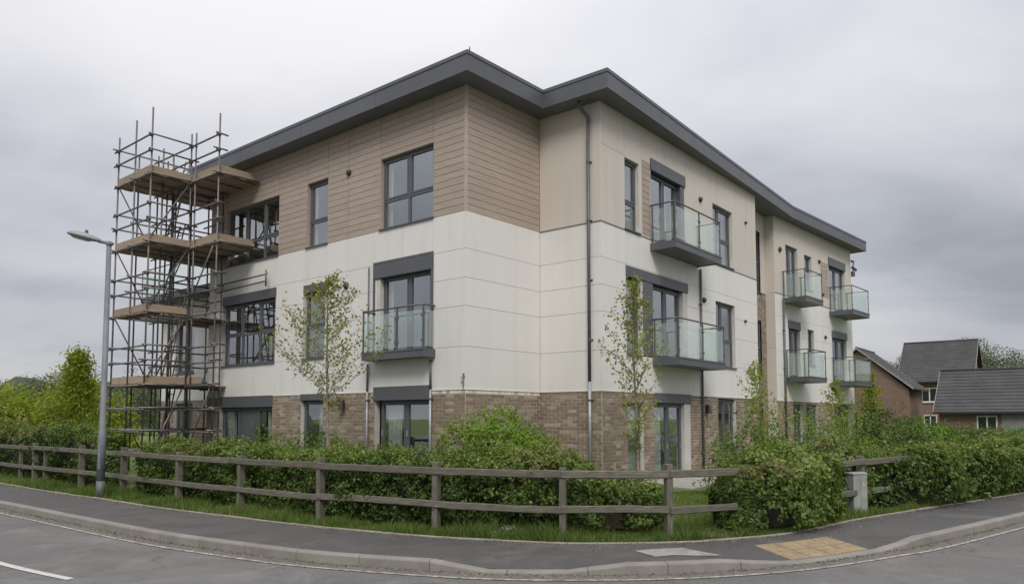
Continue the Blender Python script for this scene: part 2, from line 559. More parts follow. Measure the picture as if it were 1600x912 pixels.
class MB:
    def __init__(s):
        s.v, s.f = [], []

    def add(s, vs, fs, flip=False):
        b = len(s.v)
        s.v += [Vector(x) for x in vs]
        for f in fs:
            f = [b + i for i in f]
            s.f.append(f[::-1] if flip else f)
        return s

    def box(s, F, t0, t1, o0, o1, z0, z1):
        P = [F.at(t_, o_, z_) for z_ in (z0, z1) for t_, o_ in ((t0, o0), (t1, o0), (t1, o1), (t0, o1))]
        return s.add(P, [(3, 2, 1, 0), (4, 5, 6, 7), (0, 1, 5, 4), (1, 2, 6, 5), (2, 3, 7, 6), (3, 0, 4, 7)], F.h < 0)

    def quad(s, F, t0, t1, o_, z0, z1):
        return s.add([F.at(t0, o_, z0), F.at(t1, o_, z0), F.at(t1, o_, z1), F.at(t0, o_, z1)], [(3, 2, 1, 0)], F.h < 0)

    def tube(s, a, b, r0, r1=None, n=8, caps=True):
        a, b = Vector(a), Vector(b)
        r1 = r0 if r1 is None else r1
        ax = (b - a).normalized()
        u = ax.orthogonal().normalized()
        w = ax.cross(u)
        vs = []
        for p, r in ((a, r0), (b, r1)):
            for i in range(n):
                k = 2 * math.pi * i / n
                vs.append(p + (u * math.cos(k) + w * math.sin(k)) * r)
        fs = [(i, (i + 1) % n, n + (i + 1) % n, n + i) for i in range(n)]
        if caps:
            fs += [tuple(range(n))[::-1], tuple(range(n, 2 * n))]
        return s.add(vs, fs)

    def path(s, pts, radii, n=6):
        pts = [Vector(p) for p in pts]
        vs, fs = [], []
        u = None
        for i, p in enumerate(pts):
            a = pts[max(0, i - 1)]
            b = pts[min(len(pts) - 1, i + 1)]
            ax = (b - a).normalized()
            if u is None:
                u = ax.orthogonal().normalized()
            u = (u - ax * u.dot(ax)).normalized()
            w = ax.cross(u)
            for k in range(n):
                g = 2 * math.pi * k / n
                vs.append(p + (u * math.cos(g) + w * math.sin(g)) * radii[i])
        for i in range(len(pts) - 1):
            for k in range(n):
                k2 = (k + 1) % n
                fs.append((i * n + k, i * n + k2, (i + 1) * n + k2, (i + 1) * n + k))
        fs += [tuple(range(n))[::-1], tuple((len(pts) - 1) * n + k for k in range(n))]
        return s.add(vs, fs)

    def build(s, name, mat, parent=None, smooth=False, bevel=0.0, origin=None, rnd=None):
        o_ = ORG.get(parent.name, Vector()) if parent else (Vector(origin) if origin else Vector())
        me = bpy.data.meshes.new(name)
        me.from_pydata([tuple(v - o_) for v in s.v], [], s.f)
        me.materials.append(MATS[mat])
        if smooth:
            me.polygons.foreach_set('use_smooth', [True] * len(me.polygons))
        if rnd is not None:
            at = me.attributes.new('rnd', 'FLOAT', 'FACE')
            at.data.foreach_set('value', rnd)
        me.update()
        ob = bpy.data.objects.new(name, me)
        COL.objects.link(ob)
        if parent:
            ob.parent = parent
        elif origin:
            ob.location = o_
        ORG[ob.name] = o_
        if bevel:
            b = ob.modifiers.new('bevel', 'BEVEL')
            b.width = bevel
            b.segments = 2
            b.limit_method = 'ANGLE'
        return ob


def boxpart(name, mat, parent, F, t0, t1, o0, o1, z0, z1, bevel=0.0):
    return MB().box(F, t0, t1, o0, o1, z0, z1).build(name, mat, parent, bevel=bevel)


def catmull(pts, step):
    P = [np.array(p, float) for p in pts]
    P = [2 * P[0] - P[1]] + P + [2 * P[-1] - P[-2]]
    out = []
    for i in range(1, len(P) - 2):
        for k in range(24):
            u = k / 24
            a, b, c_, d = P[i - 1], P[i], P[i + 1], P[i + 2]
            out.append(0.5 * ((2 * b) + (c_ - a) * u + (2 * a - 5 * b + 4 * c_ - d) * u * u + (3 * b - a - 3 * c_ + d) * u ** 3))
    out.append(P[-2])
    out = np.array(out)
    s_ = np.concatenate([[0], np.cumsum(np.linalg.norm(np.diff(out, axis=0), axis=1))])
    n = max(2, int(round(s_[-1] / step)) + 1)
    q = np.linspace(0, s_[-1], n)
    return np.stack([np.interp(q, s_, out[:, k]) for k in range(out.shape[1])], 1), s_[-1]


def leaves(name, mat, parent, cen, nrm, size, rnd, aspect=0.62, up=0.0, kind=None, droop=0.0):
    """one mesh of folded leaf quads (numpy)"""
    N = len(cen)
    nrm = nrm / np.maximum(np.linalg.norm(nrm, axis=1, keepdims=True), 1e-6)
    a = rng.normal(size=(N, 3))
    a[:, 2] += up
    a[:, 2] -= droop
    a -= nrm * np.sum(a * nrm, axis=1, keepdims=True)
    a /= np.maximum(np.linalg.norm(a, axis=1, keepdims=True), 1e-6)
    b = np.cross(nrm, a)
    L = size[:, None]
    W = L * aspect
    v = np.empty((N, 4, 3))
    v[:, 0] = cen - a * L * 0.5
    v[:, 1] = cen + b * W * 0.5 + nrm * L * 0.10
    v[:, 2] = cen + a * L * 0.5
    v[:, 3] = cen - b * W * 0.5 + nrm * L * 0.10
    org = ORG.get(parent.name, Vector()) if parent else Vector()
    v = v.reshape(-1, 3) - np.array(org)
    me = bpy.data.meshes.new(name)
    me.vertices.add(N * 4)
    me.vertices.foreach_set('co', v.astype(np.float32).ravel())
    me.loops.add(N * 4)
    me.loops.foreach_set('vertex_index', np.arange(N * 4, dtype=np.int32))
    me.polygons.add(N)
    me.polygons.foreach_set('loop_start', np.arange(0, N * 4, 4, dtype=np.int32))
    me.polygons.foreach_set('loop_total', np.full(N, 4, dtype=np.int32))
    at = me.attributes.new('rnd', 'FLOAT', 'FACE')
    at.data.foreach_set('value', np.clip(rnd, 0, 1).astype(np.float32))
    me.materials.append(MATS[mat])
    me.update()
    me.validate()
    ob = bpy.data.objects.new(name, me)
    COL.objects.link(ob)
    if parent:
        ob.parent = parent
    if kind:
        ob['kind'] = kind
    return ob


def wob(p, f, seed):
    """cheap smooth 3-D wobble in -1..1"""
    r = np.random.default_rng(seed)
    k = r.normal(size=(5, 3)) * f
    ph = r.uniform(0, 6.28, 5)
    return np.sin(p @ k.T + ph).mean(axis=1) * 1.6


# ================================================================== GROUND, ROAD, PAVEMENT
kerb_pts = [(-60, 53), (-30, 29.7), (-9.97, 14.22), (-7.09, 12.0), (-5.02, 10.45), (-3.28, 9.39), (-2.33, 8.9), (-0.91, 8.42),
            (-0.1, 8.24), (0.72, 8.2), (1.6, 8.25), (2.54, 8.45), (3.58, 8.86), (5.0, 9.68), (5.63, 10.08), (8.71, 12.44), (30, 29.0), (60, 52)]
edge_pts = [(-60, 56.2), (-30, 32.6), (-12.56, 18.0), (-8.49, 14.85), (-6.6, 13.4), (-4.8, 12.15), (-2.85, 10.9), (-1.08, 10.02), (0.1, 9.66), (0.82, 9.5),
            (2.13, 9.58), (3.02, 9.86), (4.06, 10.42), (5.6, 11.75), (8.11, 13.62), (11.11, 15.83), (30, 30.3), (60, 54.5)]
NP = 260


def resample(pts, n):
    q, ln = catmull(pts, 0.1)
    s_ = np.concatenate([[0], np.cumsum(np.linalg.norm(np.diff(q, axis=0), axis=1))])
    u = np.linspace(0, s_[-1], n)
    return np.stack([np.interp(u, s_, q[:, k]) for k in range(2)], 1)


KX = [-0.95, -0.3, 0.6, 1.3, 2.45, 3.4, 4.85, 5.6]
KH = [0.12, 0.035, 0.04, 0.12, 0.12, 0.028, 0.028, 0.12]


def kerb_h(x):
    return float(np.interp(x, KX, KH))


KL, K_LEN = catmull(kerb_pts, 0.05)
EL, E_LEN = catmull(edge_pts, 0.05)


def left_normal(q):
    d = np.gradient(q, axis=0)
    d /= np.linalg.norm(d, axis=1, keepdims=True)
    return np.stack([-d[:, 1], d[:, 0]], 1)      # points away from the road (path runs left to right)


KN = left_normal(KL)
EN = left_normal(EL)


def flat(name, pts, z, mat, kind='structure', parent=None):
    mb = MB()
    mb.add([(p[0], p[1], z) for p in pts], [tuple(range(len(pts)))])
    o = mb.build(name, mat, parent)
    if kind:
        o['kind'] = kind
    return o


# one big ground sheet, then road, gutter and lines in thin layers
flat('ground', [(-900, -600), (900, -600), (900, 1500), (-900, 1500)], -0.06, 'lawn')


def strip(name, a, b, za, zb, mat, kind='structure', parent=None):
    n = len(a)
    vs = [(a[i][0], a[i][1], za if np.isscalar(za) else za[i]) for i in range(n)] + \
         [(b[i][0], b[i][1], zb if np.isscalar(zb) else zb[i]) for i in range(n)]
    fs = [(i, i + 1, n + i + 1, n + i) for i in range(n - 1)]
    o = MB().add(vs, fs, True).build(name, mat, parent)
    if kind:
        o['kind'] = kind
    return o


ks = KL[::4]
kn = KN[::4]
strip('road', ks + kn * 0.05, ks + np.array([0, -7.4]), 0.0, 0.0, 'road')
road2 = flat('junction', [(-60, 53.0 - 7.38), (-30, 29.7 - 7.38), (-9.97, 6.9), (-5, 3.1), (0, 0.88), (5, 2.3), (8.7, 5.1), (30, 21.7), (60, 44.7), (60, -9), (-60, -9)], -0.004, 'road')
strip('gutter_strip', ks + kn * 0.04, ks - kn * 0.24, 0.004, 0.004, 'gutter')
line = strip('edge_line', ks - kn * 0.235, ks - kn * 0.29, 0.008, 0.008, 'worn_paint')
# centre line dashes follow the kerb
cl_off = 1.97
dash0 = int(np.argmin(np.hypot(KL[:, 0] + 7.5, KL[:, 1] - 12.3)))
cq = KL - KN * cl_off
dm = MB()
mid = int(np.argmin(np.hypot(cq[:, 0] + 4.79, cq[:, 1] - 7.79)))
sd = np.concatenate([[0], np.cumsum(np.linalg.norm(np.diff(cq, axis=0), axis=1))])
centre_line = None
for k in range(6):
    s1 = sd[mid] - k * 6.0
    s0 = s1 - 4.0
    ii = np.where((sd >= s0) & (sd <= s1))[0][::4]
    if len(ii) < 2:
        continue
    a, b = cq[ii] + KN[ii] * 0.045, cq[ii] - KN[ii] * 0.045
    strip('centre_line', a, b, 0.008, 0.008, 'paint')

# kerb stones, each its own piece
kerb = empty('kerb', (0, 9, 0))
kerb['kind'] = 'structure'
ksd = np.concatenate([[0], np.cumsum(np.linalg.norm(np.diff(KL, axis=0), axis=1))])


def k_at(s_):
    p = np.array([np.interp(s_, ksd, KL[:, k]) for k in range(2)])
    n = np.array([np.interp(s_, ksd, KN[:, k]) for k in range(2)])
    return p, n


def stone(parent, s0, s1, name='kerb_stone'):
    mb = MB()
    seg = 4
    ring = []
    for k in range(seg + 1):
        s_ = s0 + (s1 - s0) * k / seg
        p, n = k_at(s_)
        h = kerb_h(p[0])
        w = 0.125
        prof = [(0.0, -0.1), (0.004, max(h - 0.022, 0.003)), (0.012, max(h - 0.008, 0.006)), (0.028, h), (w, h + 0.002), (w, -0.1)]
        ring.append([Vector((p[0] + n[0] * a, p[1] + n[1] * a, z)) for a, z in prof])
    m = len(ring[0])
    vs = [v for r in ring for v in r]
    fs = []
    for k in range(seg):
        for j in range(m - 1):
            fs.append((k * m + j, k * m + j + 1, (k + 1) * m + j + 1, (k + 1) * m + j))
    fs += [tuple(range(m)), tuple(seg * m + j for j in range(m))[::-1]]
    return mb.add(vs, fs, True).build(name, 'kerb', parent)


s_ = ksd[int(np.argmin(np.abs(KL[:, 0] + 26)))]
s_end = ksd[int(np.argmin(np.abs(KL[:, 0] - 22)))]
while s_ < s_end:
    stone(kerb, s_, s_ + 0.905)
    s_ += 0.913

# pavement: ramps down to the dropped kerbs
ui = np.linspace(0, 1, 700)


def by_x(q, n, xs):
    o = np.argsort(q[:, 0])
    return np.stack([xs, np.interp(xs, q[o, 0], q[o, 1])], 1)


# pair each kerb point with the edge point across its own normal
kp = KL[::6]
knn = KN[::6]
pair = []
for p, n in zip(kp, knn):
    d = EL - p
    al = d @ n
    cr = np.abs(d @ np.array([-n[1], n[0]]))
    j = int(np.argmin(cr + (al < 0) * 100))
    pair.append(j)
pair = np.maximum.accumulate(np.array(pair))
ep = EL[pair]
pv, pf = [], []
COLS = 13
for i in range(len(kp)):
    h0 = kerb_h(kp[i][0]) + 0.002
    a = kp[i] + knn[i] * 0.123
    for j in range(COLS):
        u = j / (COLS - 1)
        q = a * (1 - u) + ep[i] * u
        z = h0 + (0.125 - h0) * min(1, u * 1.35)
        pv.append((q[0], q[1], z))
for i in range(len(kp) - 1):
    for j in range(COLS - 1):
        pf.append((i * COLS + j, i * COLS + j + 1, (i + 1) * COLS + j + 1, (i + 1) * COLS + j))
pav = MB().add(pv, pf, True).build('pavement', 'pavement')
pav['kind'] = 'structure'
PVN = np.array(pv)


def pav_z(x, y):
    d = np.hypot(PVN[:, 0] - x, PVN[:, 1] - y)
    k = np.argsort(d)[:4]
    w = 1 / (d[k] + 1e-3)
    return float((PVN[k, 2] * w).sum() / w.sum())


# pin-kerb edging stones at the back of the pavement
edging = empty('pavement_edging', (0, 10, 0))
edging['kind'] = 'structure'
esd = np.concatenate([[0], np.cumsum(np.linalg.norm(np.diff(EL, axis=0), axis=1))])
s_ = esd[int(np.argmin(np.abs(EL[:, 0] + 24)))]
s_end = esd[int(np.argmin(np.abs(EL[:, 0] - 20)))]
while s_ < s_end:
    ps = []
    for k in range(4):
        q = s_ + 0.90 * k / 3
        p = np.array([np.interp(q, esd, EL[:, m]) for m in range(2)])
        n = np.array([np.interp(q, esd, EN[:, m]) for m in range(2)])
        ps.append((p, n))
    hz = 0.138 + random.uniform(-0.004, 0.006)
    vs, fs = [], []
    for p, n in ps:
        for a, z in ((-0.008, 0.0), (-0.008, hz), (0.042, hz + 0.003), (0.042, 0.0)):
            vs.append((p[0] + n[0] * a, p[1] + n[1] * a, z))
    for k in range(3):
        for j in range(3):
            fs.append((k * 4 + j, k * 4 + j + 1, k * 4 + 4 + j + 1, k * 4 + 4 + j))
    fs += [(0, 1, 2, 3), (15, 14, 13, 12)]
    MB().add(vs, fs, True).build('edging_stone', 'edging', edging)
    s_ += 0.908

# lawn sheet behind the pavement
lawn_q = EL[::6]
lv = [(p[0] + n[0] * 0.02, p[1] + n[1] * 0.02, 0.118) for p, n in zip(lawn_q, EN[::6])]
lb = [(p[0] * 1.0, 900.0, 0.118) for p in lawn_q]
n_ = len(lv)
lawn = MB().add(lv + lb, [(i, i + 1, n_ + i + 1, n_ + i) for i in range(n_ - 1)], True).build('lawn', 'lawn')
lawn['kind'] = 'structure'

# buff crossing slabs at the dropped kerb, 2 x 4 slabs
tact = empty('crossing_paving', (4, 9.4, 0.05))
tact['kind'] = 'structure'
i0 = int(np.argmin(np.hypot(kp[:, 0] - 3.58, kp[:, 1] - 8.86)))
i1 = int(np.argmin(np.hypot(kp[:, 0] - 4.85, kp[:, 1] - 9.59)))
NX, NY = 4, 2


def pav_pt(fi, u):
    i = min(int(fi), len(kp) - 2)
    f = fi - i
    j = min(int(u * (COLS - 1)), COLS - 2)
    g = u * (COLS - 1) - j
    c4 = [np.array(pv[(i + a) * COLS + j + b]) for a in (0, 1) for b in (0, 1)]
    return (c4[0] * (1 - g) + c4[1] * g) * (1 - f) + (c4[2] * (1 - g) + c4[3] * g) * f


for i in range(NX):
    for j in range(NY):
        cs = []
        for du, dv in ((.02, .02), (.98, .02), (.98, .98), (.02, .98)):
            p = pav_pt(i0 + (i1 - i0) * (i + du) / NX, 0.62 * (j + dv) / NY)
            cs.append((p[0], p[1], p[2] + 0.0045 + random.uniform(0, 0.001)))
        vs = [(x, y, z - 0.03) for x, y, z in cs] + cs
        MB().add(vs, [(3, 2, 1, 0), (4, 5, 6, 7), (0, 1, 5, 4), (1, 2, 6, 5), (2, 3, 7, 6), (3, 0, 4, 7)]).build('paving_slab', 'slab_buff', tact)
# pale concrete reinstatement patch
cs = [(1.50, 9.00), (1.72, 9.10), (2.14, 9.20), (2.30, 8.98), (2.52, 8.76), (2.28, 8.68), (1.92, 8.72), (1.68, 8.62), (1.60, 8.80)]
pt = MB().add([(x, y, pav_z(x, y) + 0.006) for x, y in cs], [tuple(range(len(cs)))], True).build('concrete_patch', 'concrete')
pt['kind'] = 'structure'

# ================================================================== APARTMENT BUILDING
A = (-1.055, 16.3)
I_ = (0.714, 18.29)
B = (2.136, 17.154)


def ang2(a, b):
    return math.degrees(math.atan2(b[1] - a[1], b[0] - a[0])), math.hypot(b[0] - a[0], b[1] - a[1])


FL = Frame(A, 141.2, 1)
aAI, lAI = ang2(A, I_)
FA = Frame(A, aAI, -1)
aIB, lIB = ang2(I_, B)
FI = Frame(I_, aIB, -1)
FR = Frame(B, 50.1, -1)
SLOT0, SLOT1, SLOT_D, STEP = 9.82, 12.65, 0.75, 0.40
pD = FR.at(SLOT1, -STEP, 0)
FE = Frame(pD, 46.2, -1)
LE = 8.25
LF = 11.3
ZB, ZW, ZT = 2.40, 6.50, 9.46

bld = empty('apartment_building', (2, 22, 0.12), 'three storey flats with white panels, timber cladding, brick base and grey overhanging roof', 'building')

FS_REF = [None]
BRICKS = []     # (frame, t0, t1, z, pale)


def openings_free(ivs, a, b):
    """subtract intervals from [a,b]"""
    out = [(a, b)]
    for x0, x1 in ivs:
        nxt = []
        for p, q in out:
            if x1 <= p or x0 >= q:
                nxt.append((p, q))
                continue
            if x0 > p:
                nxt.append((p, x0))
            if x1 < q:
                nxt.append((x1, q))
        out = nxt
    return out


def wall_sheet(F, tmax, z0, z1, ops, mat, o, depth, parent=None, name='wall', rev=None):
    """backing sheet with real openings and reveals"""
    ts = sorted({0, tmax} | {x for op in ops for x in op[:2] if 0 < x < tmax})
    zs = sorted({z0, z1, ZB, 6.4} | {x for op in ops for x in op[2:4] if z0 < x < z1})
    zs = [z for z in zs if z <= z1]
    mb = MB()
    slots = []
    for i in range(len(ts) - 1):
        for j in range(len(zs) - 1):
            tc_, zc = (ts[i] + ts[i + 1]) / 2, (zs[j] + zs[j + 1]) / 2
            if any(a < tc_ < b and c_ < zc < d for a, b, c_, d in ops):
                continue
            mb.quad(F, ts[i], ts[i + 1], o, zs[j], zs[j + 1])
            slots.append(1 if zc > ZB and not (F is FS_REF[0] and zc < 6.4) else 0)
    w = mb.build(name, mat, parent or bld)
    w.data.materials.append(MATS['backing'])
    w.data.polygons.foreach_set('material_index', slots)
    return w


def reveals(F, ops, mat, parent, o_out=0.0, depth=0.17):
    for a, b, z0, z1 in ops:
        mb = MB()
        e = 0.02
        mb.box(F, a - e, a, -depth, o_out, z0 - e, z1 + e)
        mb.box(F, b, b + e, -depth, o_out, z0 - e, z1 + e)
        mb.box(F, a, b, -depth, o_out, z1, z1 + e)
        mb.box(F, a, b, -depth, o_out, z0 - e, z0)
        mb.build('reveal', mat, parent)


def panels(F, tbreaks, zbreaks, ops, mat, name, parent, thick=0.02, gap=0.008, o=0.0, chamfer=0.0):
    """one object for each panel; cells of one panel are joined round the openings"""
    ts = sorted(set(tbreaks) | {x for op in ops for x in op[:2] if tbreaks[0] < x < tbreaks[-1]})
    zs = sorted(set(zbreaks) | {x for op in ops for x in op[2:4] if zbreaks[0] < x < zbreaks[-1]})
    ni, nj = len(ts) - 1, len(zs) - 1
    cid = {}
    for i in range(ni):
        for j in range(nj):
            tc_, zc = (ts[i] + ts[i + 1]) / 2, (zs[j] + zs[j + 1]) / 2
            if any(a < tc_ < b and c_ < zc < d for a, b, c_, d in ops):
                continue
            cid[i, j] = (sum(1 for x in tbreaks if x <= tc_ + 1e-6), sum(1 for x in zbreaks if x <= zc + 1e-6))
    seen = set()
    made = []
    for key in list(cid):
        if key in seen:
            continue
        comp, stack = [], [key]
        seen.add(key)
        while stack:
            k = stack.pop()
            comp.append(k)
            for d in ((1, 0), (-1, 0), (0, 1), (0, -1)):
                q = (k[0] + d[0], k[1] + d[1])
                if q in cid and q not in seen and cid[q] == cid[key]:
                    seen.add(q)
                    stack.append(q)
        cs = set(comp)
        # merge plain rectangles
        i0, i1 = min(c_[0] for c_ in comp), max(c_[0] for c_ in comp)
        j0, j1 = min(c_[1] for c_ in comp), max(c_[1] for c_ in comp)
        mb = MB()
        g = gap / 2
        if len(comp) == (i1 - i0 + 1) * (j1 - j0 + 1):
            mb.box(F, ts[i0] + g, ts[i1 + 1] - g, o - thick, o, zs[j0] + g, zs[j1 + 1] - g)
        else:
            for i, j in comp:
                l = (i - 1, j) not in cs
                r = (i + 1, j) not in cs
                d = (i, j - 1) not in cs
                u = (i, j + 1) not in cs
                a, b = ts[i] + g * l, ts[i + 1] - g * r
                c_, e_ = zs[j] + g * d, zs[j + 1] - g * u
                mb.quad(F, a, b, o, c_, e_)
                P = [F.at(a, o, c_), F.at(b, o, c_), F.at(b, o, e_), F.at(a, o, e_)]
                Qq = [F.at(a, o - thick, c_), F.at(b, o - thick, c_), F.at(b, o - thick, e_), F.at(a, o - thick, e_)]
                for on, x, y in ((d, 0, 1), (r, 1, 2), (u, 2, 3), (l, 3, 0)):
                    if on:
                        mb.add([P[x], P[y], Qq[y], Qq[x]], [(0, 1, 2, 3)], F.h < 0)
        made.append(mb.build(name, mat, parent))
    return made


RH = 0.0857
BL = 0.24


def p0_ok(F, t_):
    return t_ < 3.2


def brick_rows(F, tmax, z0, z1, ops, key, pale_top=False):
    n = int(round((z1 - z0) / RH))
    for r in range(n):
        za = z0 + r * (z1 - z0) / n
        zc = za + RH / 2
        iv = [(a - 0.0, b + 0.0) for a, b, c_, d in ops if c_ < zc < d]
        off = (BL / 2 if r % 2 else 0.0)
        top = pale_top and r == n - 1
        bl = BL / 2 if top else BL
        for p, q in openings_free(iv, 0.0, tmax):
            k = math.floor((p - off) / bl)
            x = off + k * bl
            while x < q - 1e-6:
                a, b = max(x, p), min(x + bl, q)
                if b - a > 0.03:
                    BRICKS.append((F, a, b, za, pale_top and r >= n - 1 and p0_ok(F, a), key))
                x += bl


def window(F, t0, t1, z0, z1, mull=(), trans=(), depth=0.11, sill=True, sash=(), curtain=None, skip_lower_mull=False, panel=(), room=1.0, handle=False, name='window'):
    w = bpy.data.objects.new(name, None)
    COL.objects.link(w)
    w.parent = bld
    w.location = F.at((t0 + t1) / 2, -depth, z0) - ORG[bld.name]
    ORG[w.name] = F.at((t0 + t1) / 2, -depth, z0)
    fw = 0.06
    o0, o1 = -depth - 0.06, -depth
    mb = MB()
    mb.box(F, t0, t0 + fw, o0, o1, z0, z1)
    mb.box(F, t1 - fw, t1, o0, o1, z0, z1)
    mb.box(F, t0 + fw, t1 - fw, o0, o1, z0, z0 + fw)
    mb.box(F, t0 + fw, t1 - fw, o0, o1, z1 - fw, z1)
    mb.build('frame', 'frame_grey', w)
    xs = [t0] + list(mull) + [t1]
    ys = [z0] + list(trans) + [z1]
    for m in mull:
        boxpart('mullion', 'frame_grey', w, F, m - 0.035, m + 0.035, o0, o1 + 0.004, z0 + fw, z1 - fw)
    for i in range(len(xs) - 1):
        a = xs[i] + (fw if i == 0 else 0.035)
        b = xs[i + 1] - (fw if i == len(xs) - 2 else 0.035)
        for m in trans:
            boxpart('transom', 'frame_grey', w, F, a, b, o0, o1 + 0.002, m - 0.035, m + 0.035)
        for j in range(len(ys) - 1):
            c_ = ys[j] + (fw if j == 0 else 0.035)
            d = ys[j + 1] - (fw if j == len(ys) - 2 else 0.035)
            if (i, j) in panel:
                boxpart('infill_panel', 'frame_grey', w, F, a, b, o0 + 0.02, o1 - 0.02, c_, d)
                continue
            if sash == 'all' or (i, j) in sash:
                s_ = 0.045
                mb = MB()
                mb.box(F, a, a + s_, o0 + 0.01, o1 + 0.012, c_, d)
                mb.box(F, b - s_, b, o0 + 0.01, o1 + 0.012, c_, d)
                mb.box(F, a + s_, b - s_, o0 + 0.01, o1 + 0.012, c_, c_ + s_)
                mb.box(F, a + s_, b - s_, o0 + 0.01, o1 + 0.012, d - s_, d)
                mb.build('sash', 'frame_grey', w)
                if handle:
                    boxpart('handle', 'galvanised', w, F, b - 0.032, b - 0.014, o1 + 0.012, o1 + 0.05, (c_ + d) / 2 - 0.25, (c_ + d) / 2 - 0.10)
                boxpart('pane', 'window_glass', w, F, a + s_, b - s_, o0 + 0.025, o0 + 0.035, c_ + s_, d - s_)
            else:
                boxpart('pane', 'window_glass', w, F, a, b, o0 + 0.025, o0 + 0.035, c_, d)
    if sill:
        boxpart('sill', 'frame_grey', w, F, t0 - 0.03, t1 + 0.03, -depth, 0.045, z0 - 0.035, z0 - 0.001)
    # the room behind the glass
    r0, r1 = -depth - 0.07, -depth - 0.07 - room
    mb = MB()
    P = [F.at(x, o_, z_) for o_ in (r0, r1) for x, z_ in ((t0 - .02, z0 - .02), (t1 + .02, z0 - .02), (t1 + .02, z1 + .02), (t0 - .02, z1 + .02))]
    mb.add(P, [(4, 5, 6, 7), (0, 1, 5, 4), (1, 2, 6, 5), (2, 3, 7, 6), (3, 0, 4, 7)], F.h < 0)
    mb.build('room_lining', 'interior', w)
    if curtain:
        for ca, cb, cz, cm in curtain:
            mb = MB()
            n = max(4, int((cb - ca) / 0.03))
            oc = -depth - 0.14
            vs = []
            for i in range(n + 1):
                x = ca + (cb - ca) * i / n
                wv = 0.022 * math.sin(i * 1.3) + 0.008 * math.sin(i * 3.1)
                vs += [F.at(x, oc + wv, cz), F.at(x, oc + wv * 0.7, z1)]
            mb.add(vs, [(2 * i, 2 * i + 2, 2 * i + 3, 2 * i + 1) for i in range(n)], F.h > 0)
            mb.build('curtain', cm, w, smooth=True)
    return w


def shutter_box(F, t0, t1, z0, z1, o=0.035, name='lintel_panel'):
    mb = MB()
    mb.box(F, t0, t1, -0.10, o, z0, z1)
    p = mb.build(name, 'frame_grey', bld, bevel=0.006)
    return p


def balcony(F, t0, t1, oo, zb, mids=(), side_left=True, h=1.03, hide_left=False):
    zt = zb + 0.25
    zb = zb + 0.06
    b = bpy.data.objects.new('balcony', None)
    COL.objects.link(b)
    b.parent = bld
    org = F.at((t0 + t1) / 2, oo / 2, zb)
    b.location = org - ORG[bld.name]
    ORG[b.name] = org
    # slab edge: channel frame around a deck, pale underside
    mb = MB()
    mb.box(F, t0, t1, oo - 0.05, oo, zb, zt)
    mb.box(F, t0, t0 + 0.05, 0.003, oo - 0.05, zb, zt)
    mb.box(F, t1 - 0.05, t1, 0.003, oo - 0.05, zb, zt)
    mb.build('slab_edge', 'grey_metal', b)
    mb = MB()
    mb.box(F, t0 + 0.05, t1 - 0.05, 0.003, oo - 0.05, zb + 0.02, zt - 0.03)
    mb.build('slab', 'soffit_grey', b)
    mb = MB()
    mb.box(F, t0 - 0.012, t1 + 0.012, oo, oo + 0.014, zt - 0.03, zt + 0.012)
    mb.build('drip_trim', 'grey_metal', b)
    top = zt + h
    pr = 0.022
    posts = [(t0 + 0.03, oo - 0.03), (t1 - 0.03, oo - 0.03)] + [(m, oo - 0.03) for m in mids]
    if oo > 0.5:
        posts += [(t0 + 0.03, 0.06), (t1 - 0.03, 0.06)]
    for tp, op in posts:
        mb = MB()
        mb.box(F, tp - pr, tp + pr, op - 0.012, op + 0.012, zb + 0.06, top)
        p = mb.build('post', 'grey_metal', b)
    def rail(a, c_):
        mb = MB()
        mb.tube(a, c_, 0.022, n=8)
        mb.build('handrail', 'grey_metal', b, smooth=True)
    rail(F.at(t0, oo - 0.03, top), F.at(t1, oo - 0.03, top))
    rail(F.at(t0 + 0.03, 0.0, top), F.at(t0 + 0.03, oo - 0.03, top))
    rail(F.at(t1 - 0.03, 0.0, top), F.at(t1 - 0.03, oo - 0.03, top))
    xs = sorted([t0 + 0.03] + list(mids) + [t1 - 0.03])
    gz0, gz1 = zt + 0.06, top - 0.12
    for i in range(len(xs) - 1):
        boxpart('glass_panel', 'balcony_glass', b, F, xs[i] + 0.05, xs[i + 1] - 0.05, oo - 0.036, oo - 0.024, gz0, gz1)
        for zc in (gz0 + 0.14, gz1 - 0.14):
            mb = MB()
            for x in (xs[i] + 0.045, xs[i + 1] - 0.045):
                mb.box(F, x - 0.022, x + 0.022, oo - 0.048, oo - 0.012, zc - 0.022, zc + 0.022)
            mb.build('glass_clamp', 'grey_metal', b)
    for ts_ in (t0 + 0.03, t1 - 0.03):
        mb = MB()
        mb.box(F, ts_ - 0.006, ts_ + 0.006, 0.05 if oo < 0.5 else 0.11, oo - 0.09, gz0, gz1)
        mb.build('glass_panel', 'balcony_glass', b)
    return b


def wall_lamp(F, t_, z_, big=1.0):
    mb = MB()
    mb.tube(F.at(t_, 0.0, z_), F.at(t_, 0.03, z_), 0.085 * big, 0.085 * big, 14)
    mb.tube(F.at(t_, 0.03, z_), F.at(t_, 0.075, z_), 0.085 * big, 0.055 * big, 14)
    mb.build('wall_vent', 'black_plastic', bld, bevel=0.004)


def bulkhead(F, t_, z_):
    mb = MB()
    mb.box(F, t_ - 0.03, t_ + 0.03, 0.0, 0.05, z_ - 0.02, z_ + 0.16)
    mb.tube(F.at(t_, 0.10, z_ + 0.13), F.at(t_, 0.10, z_ - 0.10), 0.05, 0.09, 12)
    mb.tube(F.at(t_, 0.10, z_ + 0.19), F.at(t_, 0.10, z_ + 0.13), 0.02, 0.05, 12)
    mb.build('wall_light', 'black_plastic', bld)


